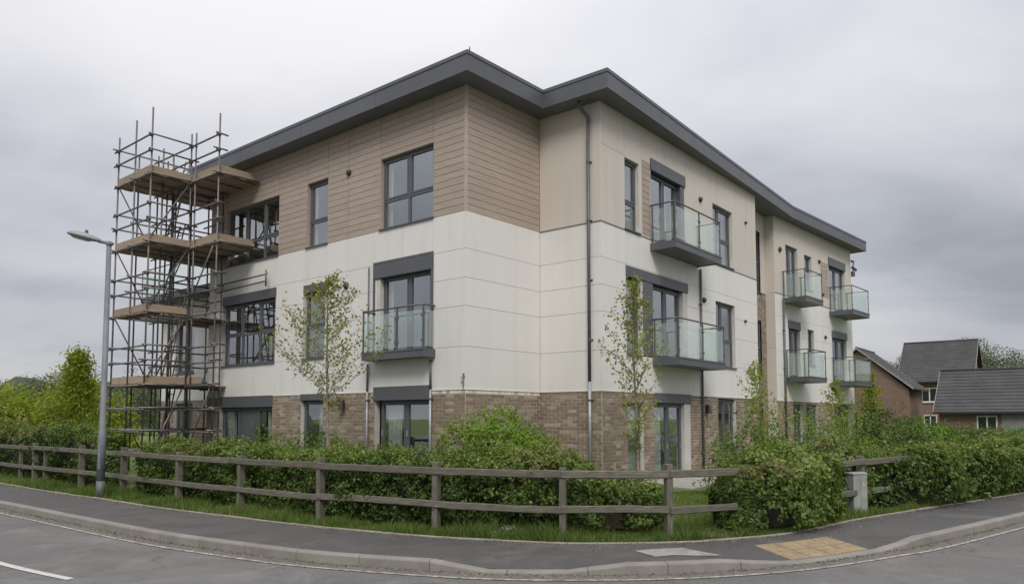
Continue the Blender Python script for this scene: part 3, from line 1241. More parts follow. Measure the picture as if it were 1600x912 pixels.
def downpipe(F, t_, o_, ztop, zbot, r=0.04, split=None, swan=False, mat='pipe_grey'):
    zs = [(ztop, split or zbot, mat)]
    if split:
        zs.append((split, zbot, 'pipe_light'))
    first = None
    for za, zb_, m in zs:
        mb = MB()
        mb.tube(F.at(t_, o_, zb_), F.at(t_, o_, za), r, n=10)
        if swan and first is None:
            mb.path([F.at(t_, o_, za - 0.02), F.at(t_, o_, za + 0.06), F.at(t_ - 0.10, o_ + 0.16, za + 0.24), F.at(t_ - 0.12, o_ + 0.22, za + 0.32), F.at(t_ - 0.12, o_ + 0.22, ZT - 0.001)], [r] * 5, 10)
        p = mb.build('downpipe', m, bld, smooth=True)
        first = first or p
    z = zbot + 0.6
    while z < ztop - 0.2:
        mb = MB()
        mb.tube(F.at(t_, o_, z - 0.02), F.at(t_, o_, z + 0.02), r + 0.010, n=10)
        mb.box(F, t_ - 0.07, t_ + 0.07, 0.0, 0.02, z - 0.018, z + 0.018)
        mb.build('pipe_bracket', mat, first)
        z += 1.45


# ---------------------------------------------------------------- left street facade (frame FL)
ZG = 0.10
L_top = [(1.06, 2.95, 6.53, 8.35), (5.13, 6.07, 6.53, 8.35), (7.45, 10.30, 6.53, 8.32)]
L_mid = [(1.12, 3.06, 3.30, 5.62), (5.18, 6.18, 3.38, 5.46), (7.53, 10.46, 3.36, 5.58)]
L_gnd = [(1.12, 3.08, 0.18, 2.40), (5.20, 6.20, 0.80, 2.40), (7.60, 10.52, 0.80, 2.40)]
R_top = [(1.13, 1.84, 6.54, 8.38), (2.47, 4.42, 6.50, 8.70), (6.35, 7.83, 6.56, 8.40)]
R_mid = [(1.15, 4.50, 3.34, 5.60), (6.45, 7.90, 3.35, 5.36)]
R_gnd = [(1.16, 1.97, 0.28, 2.17), (2.52, 4.62, 0.16, 2.40), (6.50, 7.87, 0.85, 2.36)]
E_top = [(1.05, 2.20, 6.42, 8.52), (2.88, 3.64, 7.0, 8.42), (5.52, 7.45, 6.42, 8.74)]
E_mid = [(1.16, 2.26, 3.34, 5.56), (3.05, 3.70, 3.9, 5.36), (5.70, 7.44, 3.34, 5.56)]
E_gnd = [(1.45, 2.35, 0.8, 2.3), (2.70, 3.9, 0.3, 2.3), (5.76, 7.70, 0.2, 2.34)]

wall_L = wall_sheet(FL, LF, ZG, ZT, L_top + L_mid + L_gnd, 'mortar', -0.007, 0.2)
wall_A = wall_sheet(FA, lAI, ZG, ZT, [], 'mortar', -0.007, 0.2)
wall_I = wall_sheet(FI, lIB, ZG, ZT, [], 'mortar', -0.007, 0.2)
wall_R = wall_sheet(FR, SLOT0, ZG, ZT, R_top + R_mid + R_gnd, 'mortar', -0.007, 0.2)
wall_E = wall_sheet(FE, LE, ZG, ZT, E_top + E_mid + E_gnd, 'mortar', -0.007, 0.2)

for F, ops, w in ((FL, L_top, wall_L), (FL, L_mid, wall_L), (FR, R_top, wall_R), (FR, R_mid, wall_R), (FE, E_top, wall_E), (FE, E_mid, wall_E)):
    reveals(F, ops, 'timber' if ops is L_top else 'reveal_white', w, o_out=-0.002)
for F, ops, w in ((FL, L_gnd, wall_L), (FR, R_gnd, wall_R), (FE, E_gnd, wall_E)):
    reveals(F, ops, 'reveal_white', w, o_out=-0.012)

ZROWS = [ZB, 3.38, 4.31, 4.96, 5.63, ZW]
TB = [ZW + i * (ZT - ZW) / 18 for i in range(19)]
# timber boards
panels(FL, [0.05, 1.06, 2.95, 4.24, 5.13, 6.07, 7.45, 8.9, 10.30, LF], TB, L_top, 'timber', 'board', wall_L, 0.018, 0.011)
panels(FA, [0.05, lAI], TB, [], 'timber', 'board', wall_A, 0.018, 0.011)
mb = MB()
for F in (FL, FA):
    mb.box(F, -0.005 if F is FL else 0.0, 0.05, -0.02, 0.006, ZW, ZT)
mb.build('corner_trim', 'timber_trim', wall_A)
# white rainscreen panels
panels(FL, [0, 1.06, 2.12, 3.17, 4.24, 5.18, 6.28, 7.53, 9.0, LF], [5.63, ZW], L_mid, 'panel_white', 'panel', wall_L, gap=0.008)
panels(FL, [0, 1.12, 3.12, 5.18, 6.18, 7.53, 10.46, LF], ZROWS[:-1], L_mid, 'panel_white', 'panel', wall_L, gap=0.008)
panels(FA, [0, lAI], ZROWS, [], 'panel_white', 'panel', wall_A, gap=0.008)
panels(FI, [0, lIB], ZROWS, [], 'panel_white', 'panel', wall_I, gap=0.008)
panels(FR, [0, 1.14, 4.52, 6.30, 8.04, SLOT0], ZROWS, R_mid, 'panel_white', 'panel', wall_R, gap=0.008)
panels(FE, [0, 2.5, 5.0, LE], ZROWS, E_mid, 'panel_white', 'panel', wall_E, gap=0.008)
# cream upper storey
panels(FI, [0, lIB], [ZW, ZT], [], 'panel_cream', 'panel', wall_I, gap=0.008)
RT2 = R_top + [(2.0, 2.45, 6.56, 8.55)]
panels(FR, [0, 1.12], [ZW, 8.42, ZT], RT2, 'panel_cream', 'panel', wall_R, gap=0.008)
panels(FR, [1.12, 2.0, 4.5, 6.25, 8.04, SLOT0], [ZW, ZT], RT2, 'panel_cream', 'panel', wall_R, gap=0.008)
ET2 = E_top + [(4.60, 5.46, 6.9, 8.4)]
panels(FE, [0, 2.5, 4.60, LE], [ZW, ZT], ET2, 'panel_cream', 'panel', wall_E, gap=0.008)
panels(FR, [2.0, 2.45], [6.56 + i * 0.166 for i in range(13)], [], 'timber', 'board', wall_R, 0.018, 0.011)
panels(FE, [4.60, 5.46], [6.9 + i * 0.1667 for i in range(10)], [], 'timber', 'board', wall_E, 0.018, 0.011)
# flashing strips at storey changes
for F, a, b, w in ((FI, 0.0, lIB, wall_I), (FR, -0.01, SLOT0, wall_R), (FE, 0.0, LE, wall_E)):
    boxpart('flashing', 'lead_flashing', w, F, a, b, 0.001, 0.010, ZW - 0.018, ZW + 0.012)
for F, a, b, w in ((FL, -0.012, LF, wall_L), (FA, 0.0, lAI, wall_A), (FI, 0.0, lIB, wall_I), (FR, -0.012, SLOT0, wall_R), (FE, 0.0, LE, wall_E)):
    boxpart('drip_flashing', 'panel_white', w, F, a, b, 0.001, 0.014, ZB - 0.006, ZB + 0.02)

# bricks
BT = ZB - 0.01
brick_rows(FL, LF, ZG, BT, L_gnd, 'L', True)
brick_rows(FA, lAI, ZG, BT, [], 'A', True)
brick_rows(FI, lIB, ZG, BT, [], 'I')
brick_rows(FR, SLOT0, ZG, BT, R_gnd, 'R')
brick_rows(FE, LE, ZG, BT, E_gnd, 'E')
WALLS = {'L': wall_L, 'A': wall_A, 'I': wall_I, 'R': wall_R, 'E': wall_E}

# slot between the two right-hand wings
FS = FR.sub(SLOT0, -SLOT_D)
FS_REF[0] = FS
ls = SLOT1 - SLOT0
S_ops = [(1.05, 2.35, 6.45, 8.75), (1.05, 2.35, 3.35, 5.4), (1.05, 2.35, 0.3, 2.3)]
wall_S = wall_sheet(FS, ls, ZG, ZT, S_ops, 'mortar', -0.007, 0.2)
brick_rows(FS, ls, ZG, 6.40, S_ops, 'S')
WALLS['S'] = wall_S
panels(FS, [0, ls], [6.45, ZT], S_ops, 'panel_cream', 'panel', wall_S)
for a, b, z0, z1 in S_ops:
    window(FS, a, b, z0, z1, mull=(), trans=((z0 + z1) / 2,), depth=0.06, sill=True, room=0.8)
pC = FR.at(SLOT0, 0, 0)
FC = Frame(pC, 50.1 + 90, -1)      # return at C, faces along +t
FD = Frame(pD, 50.1 + 90, 1)       # return at D, faces the camera
panels(FD, [0, SLOT_D - STEP + 0.02], [ZG, ZB, 4.4, ZW, ZT], [], 'panel_cream', 'panel', wall_S, thick=0.03)
panels(FC, [0, SLOT_D + 0.02], [ZG, ZB, 4.4, ZW, ZT], [], 'panel_white', 'panel', wall_S, thick=0.03)

# windows on the left facade
SK = 'blind_grey'
window(FL, *L_top[0], mull=(2.0,), trans=(7.26,), sash=((0, 1), (1, 1)), curtain=[(1.10, 1.22, 6.6, 'curtain'), (2.75, 2.9, 6.6, 'curtain')])
window(FL, *L_top[1], trans=(7.24,), sash=((0, 1),), curtain=[(5.9, 6.03, 6.6, 'curtain')])
window(FL, *L_top[2], mull=(8.35, 9.30), trans=(7.2,), sash=((0, 1), (2, 1)))
shutter_box(FL, 1.03, 3.17, 5.28, 5.62)
for a in (1.03, 3.12):
    boxpart('door_surround', 'frame_grey', bld, FL, a - 0.0, a + 0.055, -0.02, 0.03, 3.38, 5.70)
boxpart('door_surround', 'frame_grey', bld, FL, 1.085, 3.12, -0.02, 0.028, 5.645, 5.70)
window(FL, 1.16, 2.92, 3.34, 5.30, mull=(1.98,), sash='all', depth=0.13, sill=False, handle=True, curtain=[(2.72, 2.9, 3.4, 'curtain'), (1.2, 1.3, 3.4, 'curtain')], name='balcony_door')
mb = MB()
mb.box(FL, 2.93, 3.07, -0.13, -0.005, 3.36, 5.27)
mb.build('reveal', 'reveal_white', wall_L)
shutter_box(FL, 5.18, 6.18, 5.24, 5.46, o=0.006)
window(FL, 5.20, 6.16, 3.40, 5.23, trans=(4.30,), sash=((0, 1),))
shutter_box(FL, 7.50, 10.49, 5.29, 5.58, o=0.010)
window(FL, 7.56, 10.44, 3.38, 5.28, mull=(8.5, 9.45), trans=(4.32,), sash=((0, 1), (2, 1)))
shutter_box(FL, 1.06, 3.12, 2.19, 2.53, o=0.03)
window(FL, 1.15, 2.98, 0.22, 2.18, mull=(2.05,), trans=(0.95,), sash='all', depth=0.13, sill=False, handle=True,
       panel=((0, 0), (1, 0)), curtain=[(2.35, 2.9, 1.0, 'curtain'), (1.2, 1.32, 1.0, 'curtain')], name='patio_door')
shutter_box(FL, 5.17, 6.23, 2.24, 2.42, o=0.015)
window(FL, 5.22, 6.18, 0.84, 2.23, mull=(), trans=(), sash='all', curtain=[(5.26, 5.7, 0.9, 'curtain')])
shutter_box(FL, 7.57, 10.55, 2.08, 2.42, o=0.015)
window(FL, 7.64, 10.48, 0.84, 2.07, mull=(8.5, 9.5), panel=((1, 0),), sash=((0, 0), (2, 0)), curtain=[(7.8, 8.2, 0.9, 'curtain'), (9.9, 10.4, 0.9, 'curtain')])
balcony(FL, 0.95, 3.14, 0.40, 3.11, mids=(1.88,))
wall_lamp(FL, 4.22, 8.28)
wall_lamp(FL, 4.27, 5.25, 1.15)
bulkhead(FL, 4.29, 2.06)
for tt in (1.06, 3.32):
    downpipe(FL, tt, 0.05, 3.12, 0.15, r=0.028, split=2.42)
downpipe(FL, 3.32, 0.045, 5.60, 3.4, r=0.02)

# windows on the right facade
window(FR, *R_top[0], trans=(7.27,), sash=((0, 1),))
shutter_box(FR, 2.45, 4.47, 8.40, 8.72)
window(FR, 2.50, 4.18, 6.50, 8.39, mull=(3.34,), sash='all', depth=0.12, sill=False, handle=True, curtain=[(3.5, 3.8, 6.6, 'curtain')], name='balcony_door')
boxpart('reveal', 'frame_grey', wall_R, FR, 4.19, 4.415, -0.16, 0.006, 6.51, 8.39)
window(FR, *R_top[2], mull=(6.9,), trans=(7.35,), sash=((1, 1),))
shutter_box(FR, 1.13, 4.56, 5.33, 5.60, o=0.02)
window(FR, 1.17, 1.86, 3.36, 5.32, trans=(4.15,), sash=((0, 1),))
boxpart('infill_panel', 'frame_grey', bld, FR, 1.99, 2.50, -0.10, 0.004, 3.36, 5.32)
boxpart('reveal', 'reveal_white', wall_R, FR, 1.87, 1.985, -0.10, -0.003, 3.36, 5.32)
window(FR, 2.53, 4.24, 3.36, 5.32, mull=(3.38,), sash='all', depth=0.12, sill=False, handle=True, curtain=[(2.58, 2.75, 3.4, 'curtain')], name='balcony_door')
boxpart('reveal', 'reveal_white', wall_R, FR, 4.26, 4.49, -0.16, -0.003, 3.36, 5.32)
window(FR, *R_mid[1], mull=(7.0,), trans=(4.15,), sash=((1, 1),), curtain=[(6.5, 6.8, 3.4, 'curtain')])
window(FR, 1.18, 1.95, 0.30, 2.15, trans=(1.15,), sash='all', sill=False, curtain=[(1.25, 1.9, 0.35, 'curtain')])
shutter_box(FR, 2.50, 4.64, 2.16, 2.42, o=0.03)
window(FR, 2.54, 4.22, 0.18, 2.15, mull=(3.4,), sash='all', depth=0.10, sill=False, handle=True, curtain=[(2.6, 3.3, 0.25, 'curtain')], name='patio_door')
boxpart('reveal', 'reveal_white', wall_R, FR, 4.24, 4.61, -0.14, 0.002, 0.18, 2.15)
window(FR, 6.52, 7.85, 0.87, 2.33, mull=(7.1,), sash=((1, 0),))
balcony(FR, 2.40, 5.22, 0.75, 6.13, mids=(3.85,))
balcony(FR, 2.45, 5.30, 0.78, 3.07, mids=(3.9,))
wall_lamp(FR, 5.46, 8.29)
wall_lamp(FR, 5.60, 5.27)
wall_lamp(FR, 8.9, 8.30, 0.6)
wall_lamp(FR, 8.7, 4.95, 0.6)
bulkhead(FR, 5.62, 1.98)
downpipe(FR, 5.33, 0.05, 6.15, 0.15, r=0.035)
downpipe(FI, lIB - 0.30, 0.07, ZT - 0.42, 0.13, r=0.042, split=2.62, swan=True)

# windows on the far wing
window(FE, 1.07, 2.18, 6.44, 8.50, mull=(1.6,), sash='all', sill=False, name='balcony_door')
window(FE, *E_top[1], sash='all')
shutter_box(FE, 5.48, 7.5, 8.38, 8.74)
window(FE, 5.56, 7.42, 6.44, 8.37, mull=(6.48,), sash='all', sill=False, name='balcony_door', curtain=[(6.6, 7.1, 6.5, 'curtain')])
shutter_box(FE, 1.13, 2.29, 5.24, 5.56)
window(FE, 1.18, 2.24, 3.36, 5.23, mull=(1.7,), sash='all', sill=False, name='balcony_door')
window(FE, *E_mid[1], sash='all')
shutter_box(FE, 5.66, 7.48, 5.24, 5.56)
window(FE, 5.73, 7.41, 3.36, 5.23, mull=(6.55,), sash='all', sill=False, name='balcony_door')
window(FE, *E_gnd[0], sash='all')
window(FE, *E_gnd[1], mull=(3.3,), sash='all', curtain=[(3.4, 3.8, 0.4, 'curtain')])
window(FE, *E_gnd[2], mull=(6.7,), sash='all', sill=False, name='patio_door')
balcony(FE, 0.66, 2.38, 0.90, 6.10)
balcony(FE, 0.80, 2.55, 0.90, 3.07)
balcony(FE, 5.45, 7.55, 0.98, 6.10)
balcony(FE, 5.60, 7.62, 0.98, 3.07)
wall_lamp(FE, 0.50, 8.22, 1.2)
wall_lamp(FE, 4.42, 8.36)
wall_lamp(FE, 4.9, 5.18)
wall_lamp(FE, 4.75, 7.0, 0.8)
downpipe(FE, 0.66, 0.05, 6.3, 0.15, r=0.04)

# ---- set-back lower block behind the scaffolding
FG = FL.sub(LF, -1.2)
LG = 5.8
ZGt = 6.25
G_ops = [(0.5, 2.0, 3.4, 5.4), (3.2, 4.6, 3.4, 5.4), (0.5, 2.0, 0.3, 2.3), (3.2, 4.6, 0.8, 2.3)]
wall_G = wall_sheet(FG, LG, ZG, ZGt, G_ops, 'mortar', -0.007, 0.2)
WALLS['G'] = wall_G
brick_rows(FG, LG, ZG, BT, G_ops, 'G')
panels(FG, [0, 2.0, 4.0, LG], [ZB, 3.38, 4.31, 5.63, ZGt], G_ops, 'panel_white', 'panel', wall_G)
reveals(FG, G_ops, 'reveal_white', wall_G, o_out=-0.004)
for op in G_ops:
    window(FG, *op, mull=((op[0] + op[1]) / 2,), sash='all', sill=True)
FF = Frame(FL.at(LF, 0, 0), 141.2 + 90 + 180, 1)     # return at the end of the main block
wall_F = wall_sheet(FF, 9.0, ZG, ZT, [], 'backing', -0.007, 0.2)
panels(FF, [0, 1.2, 4.5, 9.0], [ZB, 4.31, ZW, ZT], [], 'panel_white', 'panel', wall_F)
brick_rows(FF, 1.2, ZG, BT, [], 'F')
WALLS['F'] = wall_F
balcony(FG, 0.4, LG - 0.2, 0.9, ZGt - 0.25, mids=(1.8, 3.2))

# remaining outer walls so that the block is closed from every side
pF = FL.at(LF, 0, 0)
inF = FF.d
Fb = Vector(pF) + inF * 9.0
Ep = FE.at(LE, 0, 0)
inE = -FE.n
Eb = Ep + inE * 9.0
inner = Vector((FR.at(0, -9.5, 0)))
mb = MB()


def vwall(a, b, z0=ZG, z1=ZT):
    mb.add([(a[0], a[1], z0), (b[0], b[1], z0), (b[0], b[1], z1), (a[0], a[1], z1)], [(0, 1, 2, 3)])


aE = math.degrees(math.atan2(inE.y, inE.x))
FEE = Frame(Ep, aE, -1)
wall_EE = wall_sheet(FEE, 9.0, ZG, ZT, [], 'backing', -0.007, 0.2)
panels(FEE, [0, 3, 6, 9.0], [ZB, 4.31, ZW], [], 'panel_white', 'panel', wall_EE)
panels(FEE, [0, 3, 6, 9.0], [ZW, ZT], [], 'panel_cream', 'panel', wall_EE)
brick_rows(FEE, 9.0, ZG, BT, [], 'EE')
WALLS['EE'] = wall_EE
Gp = FG.at(LG, 0, 0)
Gb = Gp + inF * 7.0
FGG = Frame(Gp, math.degrees(math.atan2(inF.y, inF.x)), 1)
wall_GG = wall_sheet(FGG, 7.0, ZG, ZGt, [], 'mortar', -0.007, 0.2)
panels(FGG, [0, 3.5, 7.0], [ZB, 4.31, ZGt], [], 'panel_white', 'panel', wall_GG)
brick_rows(FGG, 7.0, ZG, BT, [], 'GG')
WALLS['GG'] = wall_GG
vwall(Fb, Eb)
vwall(Gb, Fb, ZG, ZGt)
mb.build('rear_wall', 'panel_white', bld)
# lower block roof deck
mb = MB()
mb.add([FG.at(0, -0.02, ZGt - 0.01), FG.at(LG, -0.02, ZGt - 0.01), FG.at(LG, -7, ZGt - 0.01), FG.at(0, -7, ZGt - 0.01)], [(0, 1, 2, 3)])
mb.build('terrace_deck', 'concrete', bld)

# brick objects: the 300 nearest in view one by one, the rest as one part of each wall
camp = Vector((0, 0, 1.75))
unit = MB()
e = 0.006
unit.add([(0, -1, 0), (1, -1, 0), (1, -1, 1), (0, -1, 1), (0, 0, 0), (1, 0, 0), (1, 0, 1), (0, 0, 1)],
         [(0, 1, 2, 3), (1, 5, 6, 2), (5, 4, 7, 6), (4, 0, 3, 7), (3, 2, 6, 7), (4, 5, 1, 0)])


def brick_score(b):
    F, a, c_, z, pale, key = b
    p = F.at((a + c_) / 2, 0, z)
    v = camp - p
    return -v.dot(F.n) / v.length ** 3 if key in 'AIRL' and z > 0.9 and not pale else 1.0


order = sorted(range(len(BRICKS)), key=lambda i: brick_score(BRICKS[i]))
single = set(order[:300])
joined = {}
bm_single = {}
JT = 0.0075
for i, (F, a, b, z, pale, key) in enumerate(BRICKS):
    pr = random.uniform(-0.002, 0.002)
    if i in single:
        mb = MB().box(F, a + JT, b - JT, -0.018, pr, z + JT, z + RH - JT)
        mb.build('brick', 'brick', WALLS[key])
    else:
        k = (key, pale)
        m, r = joined.setdefault(k, (MB(), []))
        m.box(F, a + JT, b - JT, -0.018, pr, z + JT, z + RH - JT)
        r += [random.random()] * 6
for (key, pale), (m, r) in joined.items():
    o = m.build('brickwork', 'brick_pale' if pale else 'brick_joined', WALLS[key], rnd=r)
    o['kind'] = 'stuff'

# ---------------------------------------------------------------- roof
OV = 0.53
Dm = FR.at(13.5, -0.45, 0)
outline = [Fb, Vector(pF), Vector((*A, 0)), Vector((*I_, 0)), Vector((*B, 0)), Vector((Dm.x, Dm.y, 0)), Ep, Eb]


def offset_poly(P, d):
    n = len(P)
    out = []
    for i in range(n):
        p0, p1, p2 = P[i - 1], P[i], P[(i + 1) % n]
        d1 = (p1 - p0).normalized()
        d2 = (p2 - p1).normalized()
        n1 = Vector((d1.y, -d1.x, 0))
        n2 = Vector((d2.y, -d2.x, 0))
        bis = (n1 + n2).normalized()
        out.append(p1 + bis * (d / max(0.3, bis.dot(n1))))
    return out


area = sum(outline[i - 1].x * outline[i].y - outline[i].x * outline[i - 1].y for i in range(len(outline)))
sgn = 1 if area > 0 else -1
RO = offset_poly(outline, OV * sgn)
RI = offset_poly(outline, (OV - 0.02) * sgn)
RC = offset_poly(outline, (OV + 0.016) * sgn)
roof = empty('roof', (2, 22, ZT))
roof.parent = bld
roof.location = Vector((2, 22, ZT)) - ORG[bld.name]
ORG[roof.name] = Vector((2, 22, ZT))
nO = len(RO)
ZF = ZT + 0.45
mb = MB()
mb.add([(p.x, p.y, ZT) for p in RI], [tuple(range(nO))])
mb.build('soffit', 'soffit_grey', roof)
mb = MB()
mb.add([(p.x, p.y, ZF - 0.02) for p in RI], [tuple(range(nO))])
mb.build('roof_deck', 'soffit_grey', roof)
for i in range(nO):
    a, b = RO[i], RO[(i + 1) % nO]
    L = (b - a).length
    k = max(1, round(L / 3.0))
    d = (b - a) / L
    nn = Vector((d.y, -d.x, 0)) * sgn
    for j in range(k):
        g = 0.003
        p = a + d * (L * j / k + (g if j else 0))
        q = a + d * (L * (j + 1) / k - (g if j < k - 1 else 0))
        mb = MB()
        mb.add([(p.x, p.y, ZT - 0.015), (q.x, q.y, ZT - 0.015), (q.x, q.y, ZF - 0.075), (p.x, p.y, ZF - 0.075),
                (p.x - nn.x * .019, p.y - nn.y * .019, ZT - 0.015), (q.x - nn.x * .019, q.y - nn.y * .019, ZT - 0.015)],
               [(0, 1, 2, 3), (1, 0, 4, 5)], sgn < 0)
        mb.build('fascia_panel', 'grey_metal', roof)
    a, b = RC[i], RC[(i + 1) % nO]
    ai, bi = RI[i] - nn * 0.2, RI[(i + 1) % nO] - nn * 0.2
    a0, b0 = RO[i], RO[(i + 1) % nO]
    mb = MB()
    mb.add([(a.x, a.y, ZF - 0.085), (b.x, b.y, ZF - 0.085), (b.x, b.y, ZF), (a.x, a.y, ZF), (bi.x, bi.y, ZF + 0.01), (ai.x, ai.y, ZF + 0.01),
            (a0.x, a0.y, ZF - 0.085), (b0.x, b0.y, ZF - 0.085)], [(0, 1, 2, 3), (3, 2, 4, 5), (1, 0, 6, 7)], sgn < 0)
    mb.build('roof_flashing', 'grey_metal', roof)
rp = RO[2]
mb = MB()
mb.tube((rp.x + 0.04, rp.y + 0.12, ZF), (rp.x + 0.05, rp.y + 0.12, ZF + 0.13), 0.022, 0.008)
mb.build('roof_spike', 'black_plastic', roof)
# security camera under the eaves at the far corner
cc = FE.at(LE, 0.0, 8.75)
mb = MB()
mb.box(FE, LE - 0.02, LE + 0.30, 0.02, 0.08, 8.95, 9.03)
mb.tube(FE.at(LE + 0.22, 0.05, 8.98), FE.at(LE + 0.22, 0.05, 8.72), 0.025)
mb.tube(FE.at(LE + 0.10, 0.05, 8.70), FE.at(LE + 0.42, 0.10, 8.62), 0.07, 0.06, 10)
mb.tube(FE.at(LE + 0.16, 0.05, 8.30), FE.at(LE + 0.16, 0.05, 8.52), 0.09, 0.09, 12)
mb.tube(FE.at(LE + 0.16, 0.05, 8.52), FE.at(LE + 0.22, 0.05, 8.72), 0.03, 0.03, 8)
mb.build('security_camera', 'pipe_grey', bld)
# patio slabs by the corner door
pat = empty('patio', FR.at(3.2, 0.6, 0.12))
pat['kind'] = 'structure'
for i in range(7):
    for j in range(3):
        boxpart('paving_slab', 'patio', pat, FR, 1.0 + i * 0.6 + 0.004, 1.6 + i * 0.6 - 0.004, 0.02 + j * 0.6, 0.612 + j * 0.6, 0.06, 0.145 + random.uniform(-.003, .003))

# ================================================================== SCAFFOLDING (same wall axes as the left facade)
scaf = empty('scaffolding', FL.at(10.6, 1.2, 0.12), 'tall tube scaffolding tower with timber decks at the left end of the flats', 'scaffolding')
DECK = [9.10 - 0.21, 7.08 - 0.21, 5.03 - 0.21, 2.95 - 0.21]
TR = 0.026
T0, T1, T2 = 8.50, 10.07, 12.26
TM = 11.15
OF, OM, OB = 2.56, 1.34, 0.16
OBB = -0.95


def stand(t_, o_, top, bot=0.13):
    mb = MB()
    mb.tube(FL.at(t_, o_, bot), FL.at(t_ + random.uniform(-.03, .03), o_ + random.uniform(-.03, .03), top), TR, n=8)
    mb.build('standard', 'tube', scaf, smooth=True)
    boxpart('base_plate', 'tube', scaf, FL, t_ - .08, t_ + .08, o_ - .08, o_ + .08, bot - 0.01, bot + 0.008)


STD = [(T2, OF, 10.45), (TM, OF, 10.70), (T1, OF, 10.82), (T1 + .02, OM, 10.40), (T1 - 0.30, OM + 0.02, 10.35), (T0, OM, 10.62),
       (T2, OM, 10.2), (T2, OB, 10.2), (T2, OBB, 10.0), (TM, OBB, 10.15), (T1 + .2, OB, 9.0), (T1 + .6, 1.95, 9.9), (TM + .5, OM, 9.9), (TM, 0.75, 9.0), (TM + .1, OM, 10.0), (TM, OB, 8.8), (T2 - 0.45, OM - 0.3, 9.9), (11.75, OBB, 9.6), (T2, 0.75, 9.9), (T2, 1.95, 10.0)]
for q in STD:
    if q[0] < LF and q[1] < 0:
        continue
    stand(*q)


def tubeo(name, a, b, r=TR):
    mb = MB()
    mb.tube(a, b, r, n=8)
    return mb.build(name, 'tube', scaf, smooth=True)


def ledger_t(o_, ta, tb, z):
    tubeo('ledger', FL.at(ta - random.uniform(.06, .2), o_ + 0.05, z + random.uniform(-.015, .015)), FL.at(tb + random.uniform(.06, .2), o_ + 0.05, z + random.uniform(-.015, .015)))


def ledger_o(t_, oa, ob_, z):
    tubeo('ledger', FL.at(t_ - 0.05, max(oa - random.uniform(.06, .2), 0.06 if t_ < LF + 0.1 else -9), z + random.uniform(-.015, .015)), FL.at(t_ - 0.05, ob_ + random.uniform(.06, .2), z + random.uniform(-.015, .015)))


def coupler(t_, o_, z):
    mb = MB()
    mb.box(FL, t_ - 0.045, t_ + 0.045, o_ - 0.04, o_ + 0.075, z - 0.04, z + 0.04)
    mb.build('coupler', 'coupler', scaf, bevel=0.01)


LV = []
for zd in DECK:
    LV += [zd - 0.06, zd + 0.62, zd + 1.08]
LV += [0.75, 1.35, 2.0]
for z in LV:
    ledger_t(OF, T1, T2, z)
    ledger_o(T1, OM, OF, z + 0.05)
    ledger_o(T2, OBB, OF, z + 0.05)
    ledger_t(OM, T0, T1, z)
    if 6.7 < z < 7.2 or 8.7 < z < 9.2:
        ledger_o(T0, OB, OM, z + 0.05)
    else:
        ledger_o(T0, OM - .12, OM, z + 0.05)
    for t_, o_ in ((T2, OF), (T1, OF), (T0, OM), (T1 + .02, OM)):
        coupler(t_, o_, z + 0.02)
    ledger_t(OM, T1, T2, z)
    ledger_t(OB, T1 + 0.1, LF - 0.1, z - 0.03)
    ledger_t(OBB + 0.05, LF + 0.25, T2, z)
    ledger_o(TM, OB + 0.1, OF, z + 0.05) if z < 8.95 and random.random() < 0.6 else None
# ties back to the wall
tubeo('ledger', FL.at(T0 - 0.75, 0.16, 5.98), FL.at(T1 + .4, 0.22, 5.92))
tubeo('ledger', FL.at(T0 - 0.75, 0.22, 5.76), FL.at(T1 + .4, 0.26, 5.68))
tubeo('standard', FL.at(T0 - 0.72, 0.18, 5.62), FL.at(T0 - 0.72, 0.18, 6.10))
# diagonal braces
for k, zd in enumerate(DECK):
    lo = DECK[k + 1] if k < 3 else 0.2
    tubeo('brace', FL.at(T2, OF - 0.06, zd - 0.05), FL.at(T2 - 0.03, OM + .1, lo + 0.1), 0.022)
    tubeo('brace', FL.at(T2 - 0.1, OM, lo + 0.15), FL.at(T1 + 0.1, OM + .06, zd - 0.1), 0.022)
    tubeo('brace', FL.at(T1 + 0.02, OF - 0.1, lo + 0.2), FL.at(T1 + 0.02, OM + 0.1, zd - 0.15), 0.022)
    tubeo('brace', FL.at(T1 - 0.05, OM + .05, lo + 0.2), FL.at(T0 + 0.1, OM + 0.05, zd - 0.15), 0.022) if k in (1, 3) else None
    tubeo('brace', FL.at(T2 - 0.4, OBB + 0.1, zd - 0.1), FL.at(TM + .2, OB, lo + 0.15), 0.022)
    # transoms under the decks
    x = T1 + 0.1
    while x < T2:
        tubeo('transom_tube', FL.at(x, (OBB if x > LF + .15 else OB) - 0.1, zd - 0.022 - 0.03), FL.at(x, OF + 0.12, zd - 0.022 - 0.03), 0.022)
        x += 0.7
    x = T0 + 0.1
    while x < T1 and k < 2:
        tubeo('transom_tube', FL.at(x, OB - 0.05, zd - 0.022 - 0.03), FL.at(x, OM + 0.12, zd - 0.022 - 0.03), 0.022)
        x += 0.75


def plank(name, a, b, wdir, w, th, up=Vector((0, 0, 1))):
    """a board with its long axis on local X so that the grain runs along it"""
    a, b = Vector(a), Vector(b)
    L = (b - a).length
    X = (b - a) / L
    Z = up
    Y = Z.cross(X).normalized()
    me = bpy.data.meshes.new(name)
    hx, hy, hz = L / 2, w / 2, th / 2
    vs = [(sx * hx, sy * hy, sz * hz) for sz in (-1, 1) for sx, sy in ((-1, -1), (1, -1), (1, 1), (-1, 1))]
    me.from_pydata(vs, [], [(3, 2, 1, 0), (4, 5, 6, 7), (0, 1, 5, 4), (1, 2, 6, 5), (2, 3, 7, 6), (3, 0, 4, 7)])
    me.update()
    ob = bpy.data.objects.new(name, me)
    COL.objects.link(ob)
    return ob, Matrix((X, Y, Z)).transposed().to_4x4(), (a + b) / 2


